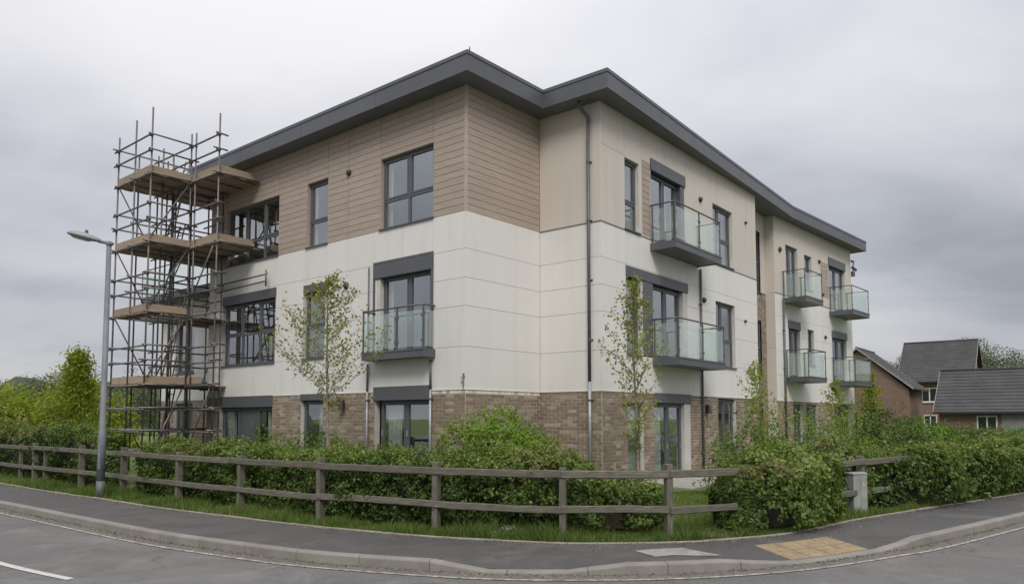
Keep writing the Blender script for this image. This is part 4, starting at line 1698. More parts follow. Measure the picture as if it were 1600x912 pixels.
def put_plank(name, mat, parent, a, b, w, th, up=Vector((0, 0, 1)), bevel=0.0):
    ob, rot, c_ = plank(name, a, b, None, w, th, up)
    ob.data.materials.append(MATS[mat])
    ob.parent = parent
    ob.matrix_local = Matrix.Translation(c_ - ORG[parent.name]) @ rot
    if bevel:
        m = ob.modifiers.new('bevel', 'BEVEL')
        m.width = bevel
        m.segments = 2
    return ob


for k in range(4):
    # ladder between lifts
    hi = DECK[k] + 0.9
    lo = DECK[k + 1] if k < 3 else 0.15
    lt = T1 + 0.55 + 0.25 * (k % 2)
    lad = []
    for sx in (0.0, 0.32):
        tubeo('ladder_rail', FL.at(lt + sx, OM + 0.35, lo), FL.at(lt + sx, OM - 0.25, hi), 0.022)
    nr = 9
    for q in range(1, nr):
        f = q / nr
        tubeo('ladder_rung', FL.at(lt, OM + 0.35 - 0.6 * f, lo + (hi - lo) * f), FL.at(lt + 0.32, OM + 0.35 - 0.6 * f, lo + (hi - lo) * f), 0.014)
for k, zd in enumerate(DECK):
    # boards run along the wall; a third deck in the photo is partly open
    o_ = OF - 0.14
    while o_ > OBB + 0.1:
        ta, tb = T1 + 0.02, T2 + 0.06
        if o_ < 0.08:
            ta = LF + 0.12
        if o_ < OM - 0.05 and o_ > 0.08:
            ta = T0 + 0.02 if k < 2 else T1 + 0.05
        if not (k == 2 and 0.9 < o_ < 2.1):
            put_plank('deck_board', 'board', scaf, FL.at(ta + random.uniform(-.08, .05), o_, zd + random.uniform(-.004, .006)), FL.at(tb + random.uniform(-.05, .10), o_, zd + random.uniform(-.004, .006)), 0.222, 0.038)
        o_ -= 0.232
    zt = zd + 0.125

    def toe(a, b):
        d = (b - a).normalized()
        put_plank('toe_board', 'board', scaf, a, b, 0.036, 0.21)
    toe(FL.at(T1 + 0.0, OF - 0.035, zt), FL.at(T2 + 0.02, OF - 0.035, zt))
    toe(FL.at(T1 + 0.045, OM, zt), FL.at(T1 + 0.045, OF - 0.06, zt))
    if k < 2:
        toe(FL.at(T0 + 0.02, OM - 0.045, zt), FL.at(T1 - 0.01, OM - 0.045, zt))
        toe(FL.at(T0 + 0.055, OB, zt), FL.at(T0 + 0.055, OM - 0.07, zt))
    if k == 3:
        toe(FL.at(T0 + 0.75, OM - 0.045, zt), FL.at(T1 - 0.01, OM - 0.045, zt))
    toe(FL.at(T2 + 0.0, OBB + .1, zt), FL.at(T2 + 0.0, OF - 0.06, zt))

# ================================================================== FENCE
fence = empty('post_and_rail_fence', (0, 10.2, 0.12), 'weathered two rail timber fence curving along the grass verge', 'fence')
posts = [(-20.5, 25.2), (-18.6, 23.7), (-16.7, 22.2), (-14.85, 20.75), (-13.07, 19.35), (-12.26, 18.72), (-11.75, 18.32), (-10.04, 16.97), (-8.35, 15.66), (-6.48, 14.18), (-4.82, 12.97), (-3.07, 11.70),
         (-1.11, 10.68), (0.7, 10.06), (2.14, 10.0), (3.5, 10.72), (4.65, 11.42), (6.05, 12.62), (7.55, 13.78), (9.05, 14.92), (10.6, 16.1)]
for i, (x, y) in enumerate(posts):
    a = posts[max(0, i - 1)]
    b = posts[min(len(posts) - 1, i + 1)]
    d = Vector((b[0] - a[0], b[1] - a[1], 0)).normalized()
    ph = 0.12 + 0.98 + random.uniform(-0.03, 0.03) + (0.0 if i not in (4, 6) else -0.05)
    w = 0.062 if i not in (4, 6) else 0.045
    ob, rot, c_ = plank('post', (x, y, -0.1), (x + random.uniform(-.02, .02), y, ph), None, 2 * w, 1.5 * w, up=Vector((d.x, d.y, 0)))
    ob.data.materials.append(MATS['fence_wood'])
    ob.parent = fence
    ob.matrix_local = Matrix.Translation(c_ - ORG[fence.name]) @ rot
    m = ob.modifiers.new('bevel', 'BEVEL')
    m.width = 0.012
    m.segments = 2


def wavy_plank(name, mat, parent, a, b, w, h, seg=9):
    """rail with uneven hand-sawn edges, long axis on local X"""
    a, b = Vector(a), Vector(b)
    L = (b - a).length
    X = (b - a) / L
    Y = Vector((0, 0, 1)).cross(X).normalized()
    Z = X.cross(Y)
    vs, fs = [], []
    ph = random.uniform(0, 6)
    for i in range(seg + 1):
        x = -L / 2 + L * i / seg
        u = 0.002 * math.sin(ph + i * 1.1) + random.uniform(-.003, .003)
        dn = 0.002 * math.sin(ph * 2 + i * 0.8) + random.uniform(-.003, .003)
        bow = 0.007 * math.sin(math.pi * i / seg) * math.sin(ph)
        c_ = 0.010
        hy = w / 2
        zt, zb = h / 2 + u + bow, -h / 2 + dn + bow
        for y, z in ((-hy, zb + c_), (-hy, zt - c_), (-hy + c_, zt), (hy - c_, zt), (hy, zt - c_), (hy, zb + c_), (hy - c_, zb), (-hy + c_, zb)):
            vs.append((x, y, z))
    n = 8
    for i in range(seg):
        for k in range(n):
            fs.append((i * n + k, i * n + (k + 1) % n, (i + 1) * n + (k + 1) % n, (i + 1) * n + k))
    fs += [tuple(range(n))[::-1], tuple(seg * n + k for k in range(n))]
    me = bpy.data.meshes.new(name)
    me.from_pydata(vs, [], [f[::-1] for f in fs])
    me.materials.append(MATS[mat])
    me.update()
    ob = bpy.data.objects.new(name, me)
    COL.objects.link(ob)
    ob.parent = parent
    ob.matrix_local = Matrix.Translation((a + b) / 2 - ORG[parent.name]) @ Matrix((X, Y, Z)).transposed().to_4x4()
    return ob


main = [p for i, p in enumerate(posts) if i not in (4, 6)]
for i in range(len(main) - 1):
    a, b = Vector((*main[i], 0)), Vector((*main[i + 1], 0))
    d = (b - a).normalized()
    nr = Vector((d.y, -d.x, 0)) * 0.062
    for z, hgt in ((0.99, 0.105), (0.50, 0.10)):
        z0 = z + random.uniform(-.012, .012)
        wavy_plank('rail', 'fence_wood', fence, a + nr - d * 0.02 + Vector((0, 0, z0)), b + nr + d * 0.0 + Vector((0, 0, z0 + random.uniform(-.012, .012))), 0.042, hgt)

# ================================================================== STREET LAMP, CABINET
LX, LY = -8.48, 15.02
lamp = empty('street_lamp', (LX, LY, 0.12), 'tall grey street lamp column with flat lantern beside the fence', 'street lamp')
mb = MB()
mb.path([(LX, LY, 0.45), (LX, LY, 1.5), (LX, LY, 1.53), (LX, LY, 5.42)], [0.078, 0.076, 0.062, 0.048], 16)
mb.build('column', 'lamp_column', lamp, smooth=True)
mb = MB()
mb.path([(LX, LY, 0.10), (LX, LY, 0.46)], [0.084, 0.082], 16)
mb.build('column_base', 'lamp_base', lamp, smooth=True)
mb = MB()
mb.tube((LX + 0.09, LY - 0.02, 5.40), (LX - 0.22, LY + 0.0, 5.46), 0.036, 0.034, 10)
mb.tube((LX, LY, 5.36), (LX, LY, 5.455), 0.054, 0.054, 12)
mb.build('bracket', 'lamp_column', lamp, smooth=True)
# lantern: lofted flat shell, pointing over the road
vs, fs = [], []
hd = Vector((-0.97, -0.23, 0.22)).normalized()
sd_ = Vector((0, 0, 1)).cross(hd).normalized()
ud = hd.cross(sd_)
prof = [(0.0, .035, .035), (0.06, .07, .062), (0.16, .11, .088), (0.32, .14, .105), (0.48, .14, .098), (0.58, .115, .07), (0.635, .07, .036), (0.655, .02, .01)]
for x, w, h in prof:
    for k in range(14):
        g = 2 * math.pi * k / 14
        sy, sz = math.cos(g), math.sin(g)
        sz = sz if sz > 0 else sz * 0.45
        vs.append(Vector((LX - 0.18, LY, 5.46)) + hd * x + sd_ * (sy * w) + ud * (sz * h))
for i in range(len(prof) - 1):
    for k in range(14):
        fs.append((i * 14 + k, i * 14 + (k + 1) % 14, (i + 1) * 14 + (k + 1) % 14, (i + 1) * 14 + k))
fs.append(tuple(range(14))[::-1])
MB().add(vs, fs).build('lantern', 'lamp_head', lamp, smooth=True)
mb = MB()
lc = Vector((LX - 0.18, LY, 5.46)) + hd * 0.37 - ud * 0.042
ring = [lc + hd * (0.20 * math.cos(2 * math.pi * k / 18)) + sd_ * (0.10 * math.sin(2 * math.pi * k / 18)) for k in range(18)]
ring2 = [lc - ud * 0.022 + hd * (0.15 * math.cos(2 * math.pi * k / 18)) + sd_ * (0.07 * math.sin(2 * math.pi * k / 18)) for k in range(18)]
mb.add(ring + ring2, [(k, (k + 1) % 18, 18 + (k + 1) % 18, 18 + k) for k in range(18)] + [tuple(range(18, 36))])
mb.build('lens', 'lamp_lens', lamp, smooth=True)
mb = MB()
pc = Vector((LX - 0.18, LY, 5.46)) + hd * 0.30 + ud * 0.095
mb.tube(pc, pc + Vector((0, 0, 0.07)), 0.035, 0.03, 10)
mb.build('photocell', 'lamp_base', lamp, smooth=True)
boxpart('access_door', 'lamp_column', lamp, WF, LX - 0.03, LX + 0.03, LY - 0.088, LY - 0.075, 0.7, 1.2, bevel=0.004)

cab = empty('utility_cabinet', (6.0, 12.55, 0.12), 'small grey utility pillar with yellow sticker on the grass by the hedge', 'cabinet')
CF = Frame((5.90, 12.36), 22, -1)
mb = MB()
mb.box(CF, -0.14, 0.17, -0.19, 0.0, 0.08, 0.795)
o = mb.build('body', 'cabinet_grey', cab, bevel=0.012)
mb = MB()
P = [CF.at(t_, o_, z_) for z_, g in ((0.797, 0.008), (0.815, 0.008), (0.835, -0.03)) for t_, o_ in ((-0.14 - g, 0 + g), (0.17 + g, 0 + g), (0.17 + g, -0.19 - g), (-0.14 - g, -0.19 - g))]
mb.add(P, [(0, 1, 5, 4), (1, 2, 6, 5), (2, 3, 7, 6), (3, 0, 4, 7), (4, 5, 9, 8), (5, 6, 10, 9), (6, 7, 11, 10), (7, 4, 8, 11), (8, 9, 10, 11), (3, 2, 1, 0)])
mb.build('cap', 'cabinet_grey', cab)
boxpart('sticker', 'yellow_sticker', cab, CF, 0.055, 0.105, 0.001, 0.003, 0.58, 0.66)
boxpart('door_edge', 'lamp_base', cab, CF, 0.008, 0.012, 0.0005, 0.002, 0.14, 0.77)

# ================================================================== PLANTS


def hedge(name, pts, width, h, label, dens=1500, lsize=(0.045, 0.085), mat='leaf_hedge', seed=1, lump=0.13, zbase=0.12, tone=0.0, group=None):
    q, ln = catmull(pts, 0.1)
    nrm = left_normal(q)
    c0 = q[len(q) // 2]
    hg = empty(name, (float(c0[0]), float(c0[1]), zbase), label, 'hedge', group)
    sd = np.concatenate([[0], np.cumsum(np.linalg.norm(np.diff(q, axis=0), axis=1))])
    hw = width / 2
    per = 2 * (h - 0.1) + width
    K = 9
    n = int(ln * per * dens / K)
    s = rng.uniform(0, ln, n)
    c_ = rng.uniform(0, per, n)
    side = np.where(c_ < h - 0.1, 0, np.where(c_ < h - 0.1 + width, 1, 2))
    off = np.where(side == 0, -hw, np.where(side == 2, hw, c_ - (h - 0.1) - hw))
    z = np.where(side == 0, c_ + 0.1, np.where(side == 2, per - c_ + 0.1, h))
    # rounded shoulders
    r = np.minimum(1, np.abs(off) / hw)
    z = z - np.where(side == 1, 0.14 * h * r ** 4, 0)
    off = off * np.where(side != 1, 1 - 0.22 * (z / h) ** 5 - 0.10 * (1 - z / h) ** 3, 1)
    nx = np.where(side == 0, -1.0, np.where(side == 2, 1.0, off / hw * 0.5))
    nz = np.where(side == 1, 1.0, 0.25)
    bx = np.stack([np.interp(s, sd, q[:, k]) for k in range(2)], 1)
    nn = np.stack([np.interp(s, sd, nrm[:, k]) for k in range(2)], 1)
    key = np.stack([s, off, z], 1)
    w = wob(key, 2.4, seed) * lump + wob(key, 7.0, seed + 1) * lump * 0.9 + wob(key, 14.0, seed + 2) * lump * 0.45
    depth = rng.exponential(0.045, n) - 0.01 - w
    # ends taper round
    end = np.minimum(s, ln - s)
    endf = np.clip(end / 0.45, 0, 1)
    sq = 0.55 + 0.45 * np.sqrt(1 - (1 - endf) ** 2)
    off2 = (off - nx * depth) * sq
    z2 = (z - nz * depth) * (0.86 + 0.14 * sq)
    cen = np.stack([bx[:, 0] + nn[:, 0] * off2, bx[:, 1] + nn[:, 1] * off2, zbase + np.maximum(z2, 0.02)], 1)
    N = np.stack([nn[:, 0] * nx, nn[:, 1] * nx, nz], 1) + rng.normal(size=(n, 3)) * 0.55
    spr = rng.normal(size=n)
    lift = rng.uniform(0.04, 0.16, n)
    out = N / np.linalg.norm(N, axis=1, keepdims=True)
    # every twig tip carries a spray of leaves
    cen = np.repeat(cen, K, 0) + np.repeat(out * lift[:, None], K, 0) * rng.uniform(-0.5, 0.8, (n * K, 1)) + rng.normal(size=(n * K, 3)) * 0.035
    cen[:, 2] = np.maximum(cen[:, 2], zbase + 0.02)
    N = np.repeat(N, K, 0) + rng.normal(size=(n * K, 3)) * 0.45
    key = np.repeat(key, K, 0)
    z2 = np.repeat(z2, K)
    spr = np.repeat(spr, K)
    n = n * K
    # rounded leafy ends
    for e0, e1 in ((0, 1), (-1, -2)):
        m = int(2.2 * width * h * dens)
        dirv = (q[e0] - q[e1]) / np.linalg.norm(q[e0] - q[e1])
        a_ = rng.uniform(-math.pi / 2, math.pi / 2, m)
        zz = rng.uniform(0.05, h * 0.97, m)
        rad = hw * (0.80 - 0.25 * (zz / h) ** 5) * (1 + 0.18 * wob(np.stack([a_ * 1.5, zz * 3, zz * 0], 1), 2.0, seed + 8)) - rng.exponential(0.05, m)
        dv = dirv[None] * np.cos(a_)[:, None] * 0.75 + nrm[e0][None] * np.sin(a_)[:, None]
        cen = np.concatenate([cen, np.concatenate([q[e0][None] + dv * rad[:, None], (zbase + zz)[:, None]], 1)])
        N = np.concatenate([N, np.concatenate([dv, np.full((m, 1), 0.3)], 1) + rng.normal(size=(m, 3)) * 0.55])
        key = np.concatenate([key, np.stack([np.full(m, float(e0) * -ln), np.sin(a_) * hw, zz], 1)])
        z2 = np.concatenate([z2, zz])
        spr = np.concatenate([spr, rng.normal(size=m)])
        n += m
    size = rng.uniform(*lsize, n)
    tn = wob(key, 1.2, seed + 3) * 0.16 + wob(key, 5, seed + 5) * 0.12
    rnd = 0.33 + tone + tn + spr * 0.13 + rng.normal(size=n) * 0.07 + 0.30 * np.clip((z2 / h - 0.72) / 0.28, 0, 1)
    red = (wob(key, 1.6, seed + 9) > 0.5) & (z2 / h > 0.8) & (rng.random(n) < 0.3)
    rnd = np.where(red, 0.92 + 0.03 * rng.random(n), np.minimum(rnd, 0.86))
    rnd = np.where(rng.random(n) < 0.015, 1.0, rnd)
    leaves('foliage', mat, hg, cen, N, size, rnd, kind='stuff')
    # young shoots on top
    m = int(ln * 85)
    ss = rng.uniform(0, ln, m)
    of = rng.uniform(-hw * 0.8, hw * 0.8, m)
    bx = np.stack([np.interp(ss, sd, q[:, k]) for k in range(2)], 1)
    nn = np.stack([np.interp(ss, sd, nrm[:, k]) for k in range(2)], 1)
    k2 = np.stack([ss, of, of * 0 + h], 1)
    zt = zbase + h + (wob(k2, 2.2, seed) + wob(k2, 6.0, seed + 1) * 0.6) * lump - 0.14 * h * (np.abs(of) / hw) ** 4
    rep = 6
    hh = rng.uniform(0.04, 0.15, m)
    P_, S_, R2 = [], [], []
    lean = rng.normal(size=(m, 2)) * 0.25
    for k in range(rep):
        f = (k + 1) / rep
        P_.append(np.stack([bx[:, 0] + nn[:, 0] * of + lean[:, 0] * hh * f + rng.normal(size=m) * 0.012, bx[:, 1] + nn[:, 1] * of + lean[:, 1] * hh * f + rng.normal(size=m) * 0.012, zt + hh * f], 1))
        S_.append(rng.uniform(0.03, 0.055, m))
        R2.append(np.where(rng.random(m) < 0.10, 0.93, np.clip(0.70 + rng.normal(size=m) * 0.12, 0, 0.86)))
    leaves('shoots', mat, hg, np.concatenate(P_), rng.normal(size=(m * rep, 3)) + np.array([0, 0, 0.4]), np.concatenate(S_), np.concatenate(R2), up=1.0, kind='stuff')
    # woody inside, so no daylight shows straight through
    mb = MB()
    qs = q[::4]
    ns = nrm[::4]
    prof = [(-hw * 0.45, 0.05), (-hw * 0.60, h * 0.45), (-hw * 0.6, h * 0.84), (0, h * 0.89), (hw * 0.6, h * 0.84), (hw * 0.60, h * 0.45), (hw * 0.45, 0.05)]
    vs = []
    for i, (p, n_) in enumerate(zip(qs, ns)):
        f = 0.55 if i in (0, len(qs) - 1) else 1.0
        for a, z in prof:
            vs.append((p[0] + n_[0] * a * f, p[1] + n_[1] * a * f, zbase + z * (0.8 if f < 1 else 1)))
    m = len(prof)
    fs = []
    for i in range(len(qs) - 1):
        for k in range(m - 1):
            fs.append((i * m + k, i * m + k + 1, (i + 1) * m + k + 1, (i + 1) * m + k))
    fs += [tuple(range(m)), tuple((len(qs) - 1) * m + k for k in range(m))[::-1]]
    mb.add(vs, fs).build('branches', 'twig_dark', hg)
    return hg


def bush(name, cen, rad, n, label, mat='leaf_bush', lsize=(0.04, 0.08), seed=1, tone=0.0, core=0.72, cat='shrub', group=None, spiky=0.0):
    cx, cy, z0 = cen
    rx, ry, rz = rad
    b = empty(name, (cx, cy, z0), label, cat, group)
    K = 8
    n //= K
    d = rng.normal(size=(n, 3))
    d[:, 2] = np.abs(d[:, 2]) * 0.9 - 0.12
    d /= np.linalg.norm(d, axis=1, keepdims=True)
    w = 1 + wob(d, 3.0, seed) * 0.13 + wob(d, 8.0, seed + 1) * 0.10
    rr = (1 - rng.exponential(0.10, n)) * w
    rr = np.clip(rr, 0.2, 1.5) + spiky * (rng.random(n) ** 4)
    p = d * rr[:, None] * np.array([rx, ry, rz]) + np.array([cx, cy, z0 + 0.05])
    ls = (lsize[0] + lsize[1]) / 2
    spr = np.repeat(rng.normal(size=n), K)
    p = np.repeat(p, K, 0) + np.repeat(d, K, 0) * rng.uniform(-1.2, 1.8, (n * K, 1)) * ls + rng.normal(size=(n * K, 3)) * ls * 0.7
    d = np.repeat(d, K, 0)
    n = n * K
    p[:, 2] = np.maximum(p[:, 2], z0 + 0.02)
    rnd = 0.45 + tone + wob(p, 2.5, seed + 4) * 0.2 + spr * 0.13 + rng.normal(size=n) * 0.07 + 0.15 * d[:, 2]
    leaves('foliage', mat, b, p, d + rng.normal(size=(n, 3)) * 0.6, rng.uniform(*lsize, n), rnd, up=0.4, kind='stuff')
    mb = MB()
    nu, nv = 14, 6
    vs = []
    for j in range(nv):
        ph = math.pi / 2 * j / (nv - 1)
        for i in range(nu):
            th = 2 * math.pi * i / nu
            vs.append((cx + rx * core * math.cos(th) * math.cos(ph), cy + ry * core * math.sin(th) * math.cos(ph), z0 + rz * core * math.sin(ph)))
    fs = [(j * nu + i, j * nu + (i + 1) % nu, (j + 1) * nu + (i + 1) % nu, (j + 1) * nu + i) for j in range(nv - 1) for i in range(nu)]
    mb.add(vs, fs).build('branches', 'twig_dark', b)
    return b


def tree(name, base, height, label, cat='tree', crown_from=0.25, spread=0.35, nbr=26, r0=0.05, mat='leaf_birch', bark='bark_birch', leaf=(0.04, 0.07), per=14, seed=1,
         upsweep=0.9, lean=(0, 0), taper_top=0.25, sub=3, jitter=0.06, group=None, widest=0.25):
    rd = random.Random(seed)
    r_ = np.random.default_rng(seed)
    bx, by, bz = base
    t_ = empty(name, base, label, cat, group)
    mb = MB()
    pts, rad = [], []
    N = 12
    for i in range(N + 1):
        f = i / N
        pts.append(Vector((bx + lean[0] * f * height + 0.02 * height * math.sin(3 * f + seed) * f, by + lean[1] * f * height + 0.015 * height * math.sin(4 * f + seed * 2) * f, bz + height * f)))
        rad.append(r0 * (1 - f) ** 0.85 + 0.006)
    mb.path(pts, rad, 8)
    mb.build('trunk', bark, t_, smooth=True)

    def tp(f):
        k = min(N - 1, int(f * N))
        u = f * N - k
        return pts[k].lerp(pts[k + 1], u)
    br = MB()
    P_, D_ = [], []
    for b in range(nbr):
        f = crown_from + (0.97 - crown_from) * (b + rd.random() * 0.8) / nbr
        p0 = tp(f)
        az = b * 2.4 + rd.uniform(-.4, .4)
        rel = (f - crown_from) / (1 - crown_from)
        env = (rel / widest) ** 0.6 if rel < widest else (1 - (rel - widest) / (1 - widest)) ** 0.8 * (1 - taper_top) + taper_top * (1 - rel)
        env = max(env, 0.12)
        L = height * spread * env * rd.uniform(0.75, 1.2)
        d = Vector((math.cos(az), math.sin(az), upsweep * rd.uniform(0.7, 1.3))).normalized()
        q = [p0]
        n = 6
        for i in range(n):
            d = (d + Vector((rd.uniform(-.14, .14), rd.uniform(-.14, .14), rd.uniform(-.05, .12)))).normalized()
            q.append(q[-1] + d * L / n)
        rb = max(0.004, r0 * 0.34 * (1 - f * 0.7))
        br.path(q, [rb * (1 - 0.8 * i / n) for i in range(n + 1)], 5)
        for i in range(1, n + 1):
            segs = sub
            for k in range(segs):
                o = q[i - 1].lerp(q[i], rd.random())
                dd = (d + Vector((rd.uniform(-1, 1), rd.uniform(-1, 1), rd.uniform(-.4, .6))) * 0.9).normalized()
                l2 = L * rd.uniform(0.12, 0.34) * (1.15 - 0.5 * i / n)
                e_ = o + dd * l2
                br.path([o, o.lerp(e_, .5) + Vector((0, 0, 0.01)), e_], [rb * .4, rb * .28, rb * .12], 3)
                m = rd.randint(int(per * .5), int(per * 1.3))
                for _ in range(m):
                    u = rd.random() ** 0.7
                    c_ = o.lerp(e_, u)
                    P_.append((c_.x, c_.y, c_.z))
    br.build('branch', bark, t_, smooth=True)
    P_ = np.array(P_) + r_.normal(size=(len(P_), 3)) * jitter
    n = len(P_)
    rnd = 0.5 + wob(P_, 2.5, seed) * 0.2 + r_.normal(size=n) * 0.18
    leaves('crown', mat, t_, P_, r_.normal(size=(n, 3)) + np.array([0, 0, 0.5]), r_.uniform(*leaf, n), rnd, aspect=0.7, droop=0.3, kind='stuff')
    return t_


def fpt(i, back):
    """point behind a fence post"""
    a = Vector((*posts[max(0, i - 1)], 0))
    b = Vector((*posts[min(len(posts) - 1, i + 1)], 0))
    d = (b - a).normalized()
    n = Vector((-d.y, d.x, 0))
    return (posts[i][0] + n.x * back, posts[i][1] + n.y * back)


hw_ = 0.62
h1 = [fpt(i, hw_) for i in (0, 1, 2, 3, 5, 7)]
h1[-1] = (-10.4, 18.0)
h1.append((-9.62, 17.38))
hedge('hedge', h1, 0.95, 1.25, 'dense dark green clipped hedge at far left behind fence and lamp column', dens=1100, seed=11, lsize=(0.045, 0.09))
h2 = [(-7.72, 15.92)] + [fpt(i, hw_) for i in (9, 10, 11, 12)] + [(fpt(13, hw_)[0] + 0.15, fpt(13, hw_)[1] - 0.02)]
hedge('hedge', h2, 0.95, 1.00, 'long dense hedge behind the fence below the white corner of the flats', dens=2900, seed=21, lsize=(0.034, 0.075))
h3 = [(0.95, 10.72), (1.45, 10.66), (2.05, 10.72)]
hedge('hedge', h3, 0.75, 0.68, 'low patchy hedge with reddish tips behind the fence beside the lawn gap', dens=1600, seed=31, tone=0.05, lump=0.14)
h4 = [(3.42, 10.84), (3.8, 10.98), (4.35, 11.45), (5.0, 12.7), (5.75, 13.4), (7.35, 13.95), (9.15, 15.08), (10.75, 16.28), (16.0, 20.5), (20, 23.6)]
hedge('hedge', h4, 1.25, 0.97, 'broad leafy hedge running right along the side road, swallowing the fence', dens=2100, seed=41, lsize=(0.042, 0.092), tone=0.08, lump=0.17)

bush('shrub', (-0.25, 14.0, 0.12), (1.42, 0.9, 1.66), 18000, 'rounded bright green shrub against the brick corner of the flats', seed=5, tone=0.0, lsize=(0.04, 0.085), mat='leaf_bright')
bush('shrub', (-4.35, 16.4, 0.12), (0.95, 0.7, 1.22), 4500, 'green shrub under the ground floor windows left of the slim birch', seed=6)
bush('shrub', (-5.9, 18.2, 0.12), (0.9, 0.7, 1.25), 3500, 'light green shrub by the brick pier beside the scaffolding', seed=8, tone=0.1)
for k, (x, y, rx, rz, lb) in enumerate([(5.0, 15.6, 0.8, 1.35, 'airy light green shrub right of the corner patio door'),
                                        (6.7, 17.2, 0.9, 1.55, 'tall loose shrub below the right hand facade vents'),
                                        (8.6, 19.6, 1.1, 1.5, 'mixed shrub in front of the recessed stair windows'),
                                        (10.6, 22.0, 1.2, 1.35, 'leafy shrub before the far wing ground floor windows')]):
    bush('shrub', (x, y, 0.12), (rx, rx * 0.8, rz), 4200, lb, seed=50 + k, tone=0.08, spiky=0.5, core=0.45, mat='leaf_bush')
for k, (x, y, rx, rz, lb, mt_) in enumerate([(16.8, 33.5, 2.0, 1.9, 'bushy shrub at the right end of the flats', 'leaf_tree'),
                                             (20.0, 36.0, 2.3, 1.3, 'green shrub in front of the steep brick gable house', 'leaf_bush'),
                                             (23.4, 37.5, 2.2, 0.95, 'olive green shrub before the tall roofed brick house', 'leaf_tree'),
                                             (26.8, 39.0, 2.0, 0.85, 'low shrub before the long low tiled roof', 'leaf_bush')]):
    bush('shrub', (x, y, 0.12), (rx, rx * 0.8, rz), 5500, lb, seed=70 + k, mat=mt_, lsize=(0.09, 0.17), spiky=0.25)

tree('birch_tree', (-3.85, 15.2, 0.12), 4.65, 'slim sparse young birch in front of the white left facade', crown_from=0.40, spread=0.41, nbr=38, r0=0.034, seed=3, per=4, sub=3, upsweep=0.5, leaf=(0.05, 0.08), widest=0.10)
tree('birch_tree', (2.58, 14.9, 0.12), 4.60, 'narrow young birch before the corner balconies of the flats', crown_from=0.20, spread=0.27, nbr=32, r0=0.03, seed=9, per=4, sub=3, upsweep=1.0, leaf=(0.05, 0.08), widest=0.35)
tree('sapling', (5.4, 15.9, 0.12), 2.9, 'thin leafy sapling left of the recessed stairwell', crown_from=0.3, spread=0.30, nbr=16, r0=0.016, seed=14, per=4, upsweep=0.9, mat='leaf_yellow', leaf=(0.045, 0.075))
tree('sapling', (10.9, 24.2, 0.12), 2.9, 'small green sapling in front of the far wing', crown_from=0.3, spread=0.32, nbr=14, r0=0.016, seed=15, per=4, upsweep=0.9, mat='leaf_yellow', leaf=(0.06, 0.1))
tree('young_tree', (20.3, 41.0, 0.12), 4.3, 'thin yellow green tree against the brick gable beyond the flats', crown_from=0.2, spread=0.26, nbr=26, r0=0.05, seed=27, per=6, sub=3, upsweep=1.0, mat='leaf_yellow', bark='bark', leaf=(0.09, 0.16), widest=0.3, jitter=0.12)
tree('young_tree', (-15.6, 26.0, 0.12), 4.0, 'conical light green young tree left of the lamp column', crown_from=0.10, spread=0.38, nbr=46, r0=0.06, seed=22, per=9, sub=4, upsweep=0.8, mat='leaf_yellow', bark='bark', leaf=(0.07, 0.12), widest=0.15, jitter=0.16)
# weed on the ledge above the brickwork
tree('ledge_weed', (FL.at(0.05, 0.012, 2.42).x, FL.at(0.05, 0.03, 0).y, 2.41), 0.36, 'tiny weed sprouting from the ledge at the white wall corner', cat='weed', crown_from=0.2, spread=0.35, nbr=9, r0=0.004, seed=31, per=2, sub=1, leaf=(0.02, 0.035), jitter=0.012)

# background trees, left
for k, (x, y, rx, rz, mt_, lb) in enumerate([(-27.0, 38.0, 3.0, 3.2, 'leaf_yellow', 'bright yellow green bush at the far left edge'),
                                             (-22.5, 38.0, 2.6, 3.4, 'leaf_yellow', 'yellow green bush beside the young tree'),
                                             (-31.5, 43.0, 3.2, 3.6, 'leaf_bush', 'rounded green bush far left behind the hedge'),
                                             (-18.0, 44.0, 3.0, 3.0, 'leaf_tree', 'dark bush behind the conical young tree'),
                                             (-14.5, 38.0, 2.4, 2.9, 'leaf_red', 'russet leaved bush seen through the scaffolding'),
                                             (-11.5, 36.0, 2.0, 2.2, 'leaf_yellow', 'low yellow green bush behind the scaffolding base')]):
    bush('background_bush', (x, y, 0.1), (rx, rx * 0.8, rz), 6500, lb, seed=90 + k, mat=mt_, lsize=(0.13, 0.26), cat='bush', spiky=0.15)
hill = MB()
nh = 60
vs = []
for r in range(3):
    for i in range(nh + 1):
        a = R_(100 + 70 * i / nh)
        d = (150, 210, 320)[r]
        zz = (0.0, 9.0 + 2.0 * math.sin(i * .7) + 1.3 * math.sin(i * 1.9), 14.0 + 2 * math.sin(i * .5))[r]
        vs.append((d * math.cos(a), d * math.sin(a), zz))
hill.add(vs, [(r * (nh + 1) + i, r * (nh + 1) + i + 1, (r + 1) * (nh + 1) + i + 1, (r + 1) * (nh + 1) + i) for r in range(2) for i in range(nh)], True)
ho = hill.build('hills', 'hill', smooth=True)
ho['kind'] = 'structure'


